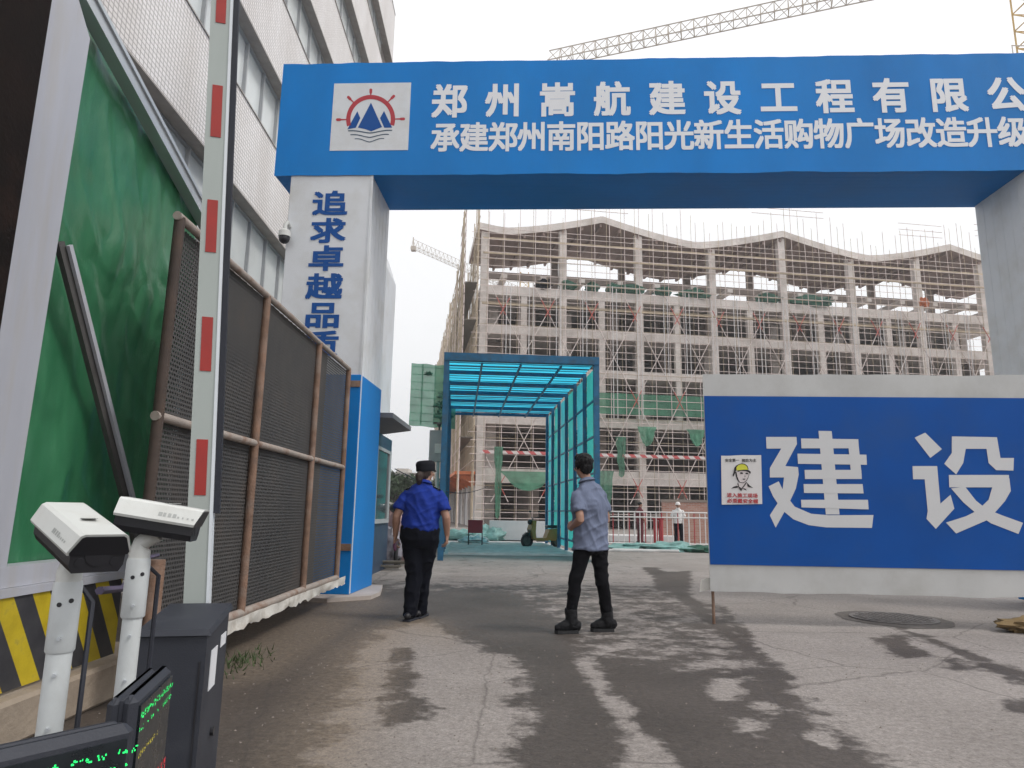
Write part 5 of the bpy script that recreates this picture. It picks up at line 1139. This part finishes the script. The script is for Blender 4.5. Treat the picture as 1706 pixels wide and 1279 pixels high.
# --- the security woman
S = dict(side=(1, .06, 0), hside=(.86, -.5, 0), seed=3, wrinkle=.015, hem=.99, hemring=(V3(-.006, .003, .955), .206, .150), waist=1.0, sleeve=.72, armr=1.12, cuff=-.045, legr=(.125, .088, .070), shirt='shirt_blue', trousers='trouser_navy', curl=.55,
    spine=[(V3(-.01, .02, .78), .185, .135), (V3(-.01, .015, .86), .222, .158), (V3(-.008, .01, .94), .220, .160), (V3(-.005, .0, 1.0), .205, .148), (V3(0, 0, 1.08), .200, .146), (V3(.005, .01, 1.18), .205, .148), (V3(.01, .015, 1.28), .208, .142), (V3(.012, .015, 1.36), .190, .118), (V3(.015, .015, 1.412), .150, .092), (V3(.018, .02, 1.445), .075, .066)],
    neck=V3(.018, .02, 1.455), head=V3(.030, .05, 1.60), hsize=1.0,
    armL=(V3(-.172, .01, 1.335), V3(-.268, -.02, 1.10), V3(-.285, .06, .885), (-.05, .1, -1), (.8, -.1, 0), (0, 1, 0)), armR=(V3(.192, .015, 1.335), V3(.282, -.03, 1.09), V3(.292, .03, .90), (.0, .05, -1), (-.8, .1, 0), (0, 1, 0)),
    legL=(V3(-.085, .02, .86), V3(-.055, .03, .47), V3(-.075, -.05, .085), (.25, 1, 0)), legR=(V3(.085, .02, .86), V3(.035, .13, .47), V3(.005, .17, .10), (.2, 1, 0)))
wb, P, R3, L, Vv, side = build_person('woman in blue uniform shirt and black cap walking away', (-.985, 7.80), S)
mb = MB(); C_ = lambda z, rx, ry, k=0: None
pts, rad = [], []
for z, rx, ry in ((.000, .094, .114), (.006, .099, .119), (.034, .101, .121), (.040, .099, .119), (.070, .103, .124), (.092, .099, .119), (.108, .088, .106), (.118, .066, .08), (.122, .025, .03)): pts.append(P(0, -.008-.10*z, z)); rad.append((rx, ry))
mb.tube(pts, rad, 28, side=R3[:, 0]); cp = part('cap', mb, mt['cap'], wb, smooth=50)
mb = MB(); 
mb.grid(lambda i, j: P((.085-.012*j)*math.sin((i-.5)*2.6), .02+(.085+.065*j)*math.cos((i-.5)*2.6), .026-.018*j-.004*math.cos((i-.5)*6)), 16, 3); part('peak', mb, mt['cap'], cp, smooth=60)
mb = MB(); mb.ell(P(0, -.028, .0), (.086, .088, .074), 16, 10, R3); mb.ell(P(0, -.050, -.045), (.072, .058, .062), 14, 8, R3); mb.tube([P(-.0, -.095, -.01), P(0, -.125, -.05), P(.0, -.118, -.105), P(-.004, -.108, -.155)], [.030, .044, .040, .018], 12, round_cap=True)
me = fuse(mb, .009, 2); displace(me, lambda p: .006*mnoise.noise(Vector((p.x*55, p.y*55, p.z*14)))); part('ponytail_hair', me, mt['hair_brown'], wb, smooth=180)
for s_ in (-1, 1):
    a, b = L(V3(.015+s_*.105, .02, 1.432)), L(V3(.012+s_*.195, .02, 1.392)); mb = MB(); mb.beam(a, b, .055, .010); ep = part('epaulette', mb, mt['cap'], wb)
    mb = MB()
    for q in (.15, .4, .65): mb.beam(a+(b-a)*q+V3(0, 0, .007), a+(b-a)*(q+.10)+V3(0, 0, .007), .050, .004)
    part('epaulette_stripe', mb, mt['silver'], ep)
mb = MB(); q = L(V3(-.285, .05, .80)); mb.tube([q+V3(.02, .10, .03), q+V3(0, -.02, -.02), q+V3(.02, -.09, -.06)], [.018, .022, .018], 10, round_cap=True)
solo('handheld_radio', mb, mt['purple'], 'dark purple handheld radio in the left hand of the uniformed woman', 'radio', q, smooth=60)
# --- the man
sd_m = (.80, .58, 0); fw = (-.58, .80, 0)
def mp_(a, f, z, c=(.0, .02)): return V3(c[0]+sd_m[0]*a+fw[0]*f, c[1]+sd_m[1]*a+fw[1]*f, z)
S = dict(side=sd_m, hside=(.93, .37, 0), seed=8, wrinkle=.015, hem=.86, hemring=(mp_(0, 0, .795, (.02, .04)), .192, .146), shirtk=1.11, waist=.92, sleeve=.70, armr=1.0, cuff=.085, legr=(.090, .066, .054), shirt='shirt_grey', trousers='jeans_black', curl=.6, boot=True,
    spine=[(mp_(0, 0, .76, (.02, .04)), .150, .110), (mp_(0, 0, .80, (.02, .04)), .182, .132), (mp_(0, 0, .90, (.02, .04)), .178, .130), (mp_(0, 0, 1.0, (.018, .035)), .170, .124), (mp_(0, 0, 1.12, (.012, .03)), .178, .126), (mp_(0, .0, 1.25, (.006, .02)), .190, .128), (mp_(0, -.005, 1.35, (.0, .02)), .182, .115), (mp_(0, 0, 1.42, (-.005, .02)), .142, .088), (mp_(0, .01, 1.455, (-.01, .02)), .068, .064)],
    neck=mp_(0, .01, 1.475, (-.012, .02)), head=mp_(0, .045, 1.64, (-.025, .02)), hsize=1.04,
    armL=(mp_(-.168, 0, 1.350), mp_(-.205, -.10, 1.10), mp_(-.125, .135, 1.01), (.35*sd_m[0]+.8*fw[0], .35*sd_m[1]+.8*fw[1], .35), (sd_m[0], sd_m[1], 0), (0, 0, 1)),
    armR=(mp_(.168, 0, 1.350), mp_(.225, -.03, 1.10), mp_(.10, .19, 1.04), (-.5*sd_m[0]+.8*fw[0], -.5*sd_m[1]+.8*fw[1], .2), (-sd_m[0], -sd_m[1], 0), (0, 0, 1)),
    legL=(V3(-.060, -.005, .80), V3(-.145, -.02, .48), V3(-.185, .0, .11), (-.97, -.22, 0)), legR=(V3(.105, .08, .80), V3(.135, .06, .48), V3(.185, .14, .11), (-.98, -.12, 0)))
mbod, P, R3, L, Vv, side = build_person('young man in grey blue shirt, black jeans and black boots walking away', (.80, 7.10), S)
mb = MB(); mb.ell(P(0, -.022, .040), (.086, .100, .088), 20, 14, R3); mb.ell(P(0, -.062, -.015), (.070, .052, .070), 16, 10, R3); mb.ell(P(0, .045, .085), (.068, .055, .042), 16, 10, R3)
for s_ in (-1, 1): mb.ell(P(s_*.070, -.012, .015), (.020, .050, .052), 12, 8, R3)
me = fuse(mb, .009, 2)
displace(me, lambda p: .012*(1-abs(mnoise.noise(Vector((p.x*26, p.y*26, p.z*13)))))**2-.004+.005*mnoise.noise(Vector((p.x*70, p.y*70, p.z*30)))); part('hair', me, mt['hair'], mbod, smooth=180)
# collar line, yoke seam and rear hem band of the shirt are thin raised bands
mb = MB(); a = [L(mp_(.17*math.sin(q), -.123*math.cos(q)*.9, 1.335)) for q in np.linspace(-1.1, 1.1, 17)]
# --- site workers behind the railing
def worker(x, y, yaw, shirt, trousers, label, helmet, seed):
    S = dict(side=(1, 0, 0), hside=(1, 0, 0), yaw=yaw, seed=seed, hem=.88, hemring=(V3(0, 0, .84), .205, .145), shirtk=1.08, waist=.98, sleeve=.95, cuff=-.03, legr=(.105, .078, .07), shirt=shirt, trousers=trousers,
        spine=[(V3(0, 0, .78), .16, .12), (V3(0, 0, .88), .19, .13), (V3(0, 0, 1.0), .178, .125), (V3(0, 0, 1.15), .185, .125), (V3(0, 0, 1.3), .19, .12), (V3(0, 0, 1.40), .135, .085), (V3(0, 0, 1.44), .07, .065)], neck=V3(0, .01, 1.45), head=V3(0, .03, 1.59),
        armL=(V3(-.19, 0, 1.35), V3(-.26, .02, 1.10), V3(-.20, .14, .92), (.1, .4, -.8), (1, 0, 0), (0, 1, 0)), armR=(V3(.19, 0, 1.35), V3(.26, -.02, 1.10), V3(.24, .10, .88), (0, .3, -.9), (-1, 0, 0), (0, 1, 0)),
        legL=(V3(-.09, 0, .85), V3(-.11, .03, .47), V3(-.12, 0, .085), (-.2, 1, 0)), legR=(V3(.09, 0, .85), V3(.10, .02, .47), V3(.12, 0, .085), (.2, 1, 0)))
    b, P, R3, L, Vv, side = build_person(label, (x, y), S, .011)
    if helmet:
        mb = MB(); mb.tube([P(0, 0, z) for z in (.02, .04, .09, .125, .14)], [(.115, .135), (.10, .118), (.092, .11), (.065, .08), (.02, .03)], 18, side=R3[:, 0]); part('helmet', mb, mt['white_paint'], b, smooth=60)
    else:
        mb = MB(); mb.ell(P(0, -.018, .035), (.083, .10, .085), 16, 10, R3); part('hair', mb, mt['hair'], b, smooth=180)
p = D(1066, 870, 29.5); worker(p[0], 29.5, math.radians(-70), 'maroon', 'maroon', 'worker in dark maroon clothes behind the striped railing', False, 5)
p = D(1130, 870, 29.5); worker(p[0], 29.5, math.radians(170), 'white_cloth', 'trouser_navy', 'worker in white helmet and white shirt behind the striped railing', True, 6)

# loose grit on the road
mb = MB(); rr = random.Random(77)
for k in range(1500):
    y = 2.2+8.5*rr.random()**1.6; x = rr.uniform(-2.0, 6.0) if k % 3 else rr.gauss(-1.3, .5); q = rr.uniform(.003, .009)
    mb.add([(x+q*rr.uniform(.6, 1.3)*math.cos(a+rr.uniform(-.4, .4)), y+q*rr.uniform(.6, 1.3)*math.sin(a), 0) for a in (0, 1.57, 3.14, 4.71)]+[(x+q*.2, y, q*rr.uniform(.6, 1.1))], [(0, 1, 4), (1, 2, 4), (2, 3, 4), (3, 0, 4)])
solo('grit', mb, mt['grit'], None, None, (0, 0, 0), kind='stuff')
mb = MB()
# ------------------------------------------------------------------ the pale city air
hm = bpy.data.materials.new('haze_air'); hm.use_nodes = True; hn = hm.node_tree.nodes; hl = hm.node_tree.links
hn.remove(hn['Principled BSDF']); pv = hn.new('ShaderNodeVolumePrincipled'); pv.inputs['Color'].default_value = (.92, .94, .97, 1); pv.inputs['Density'].default_value = .0013; pv.inputs['Anisotropy'].default_value = .2
hl.new(pv.outputs[0], hn['Material Output'].inputs['Volume'])
mb = MB(); mb.box((-305, -45, -1), (305, 605, 75)); hz = solo('haze', mb, hm, None, None, (0, 0, -1), kind='stuff')
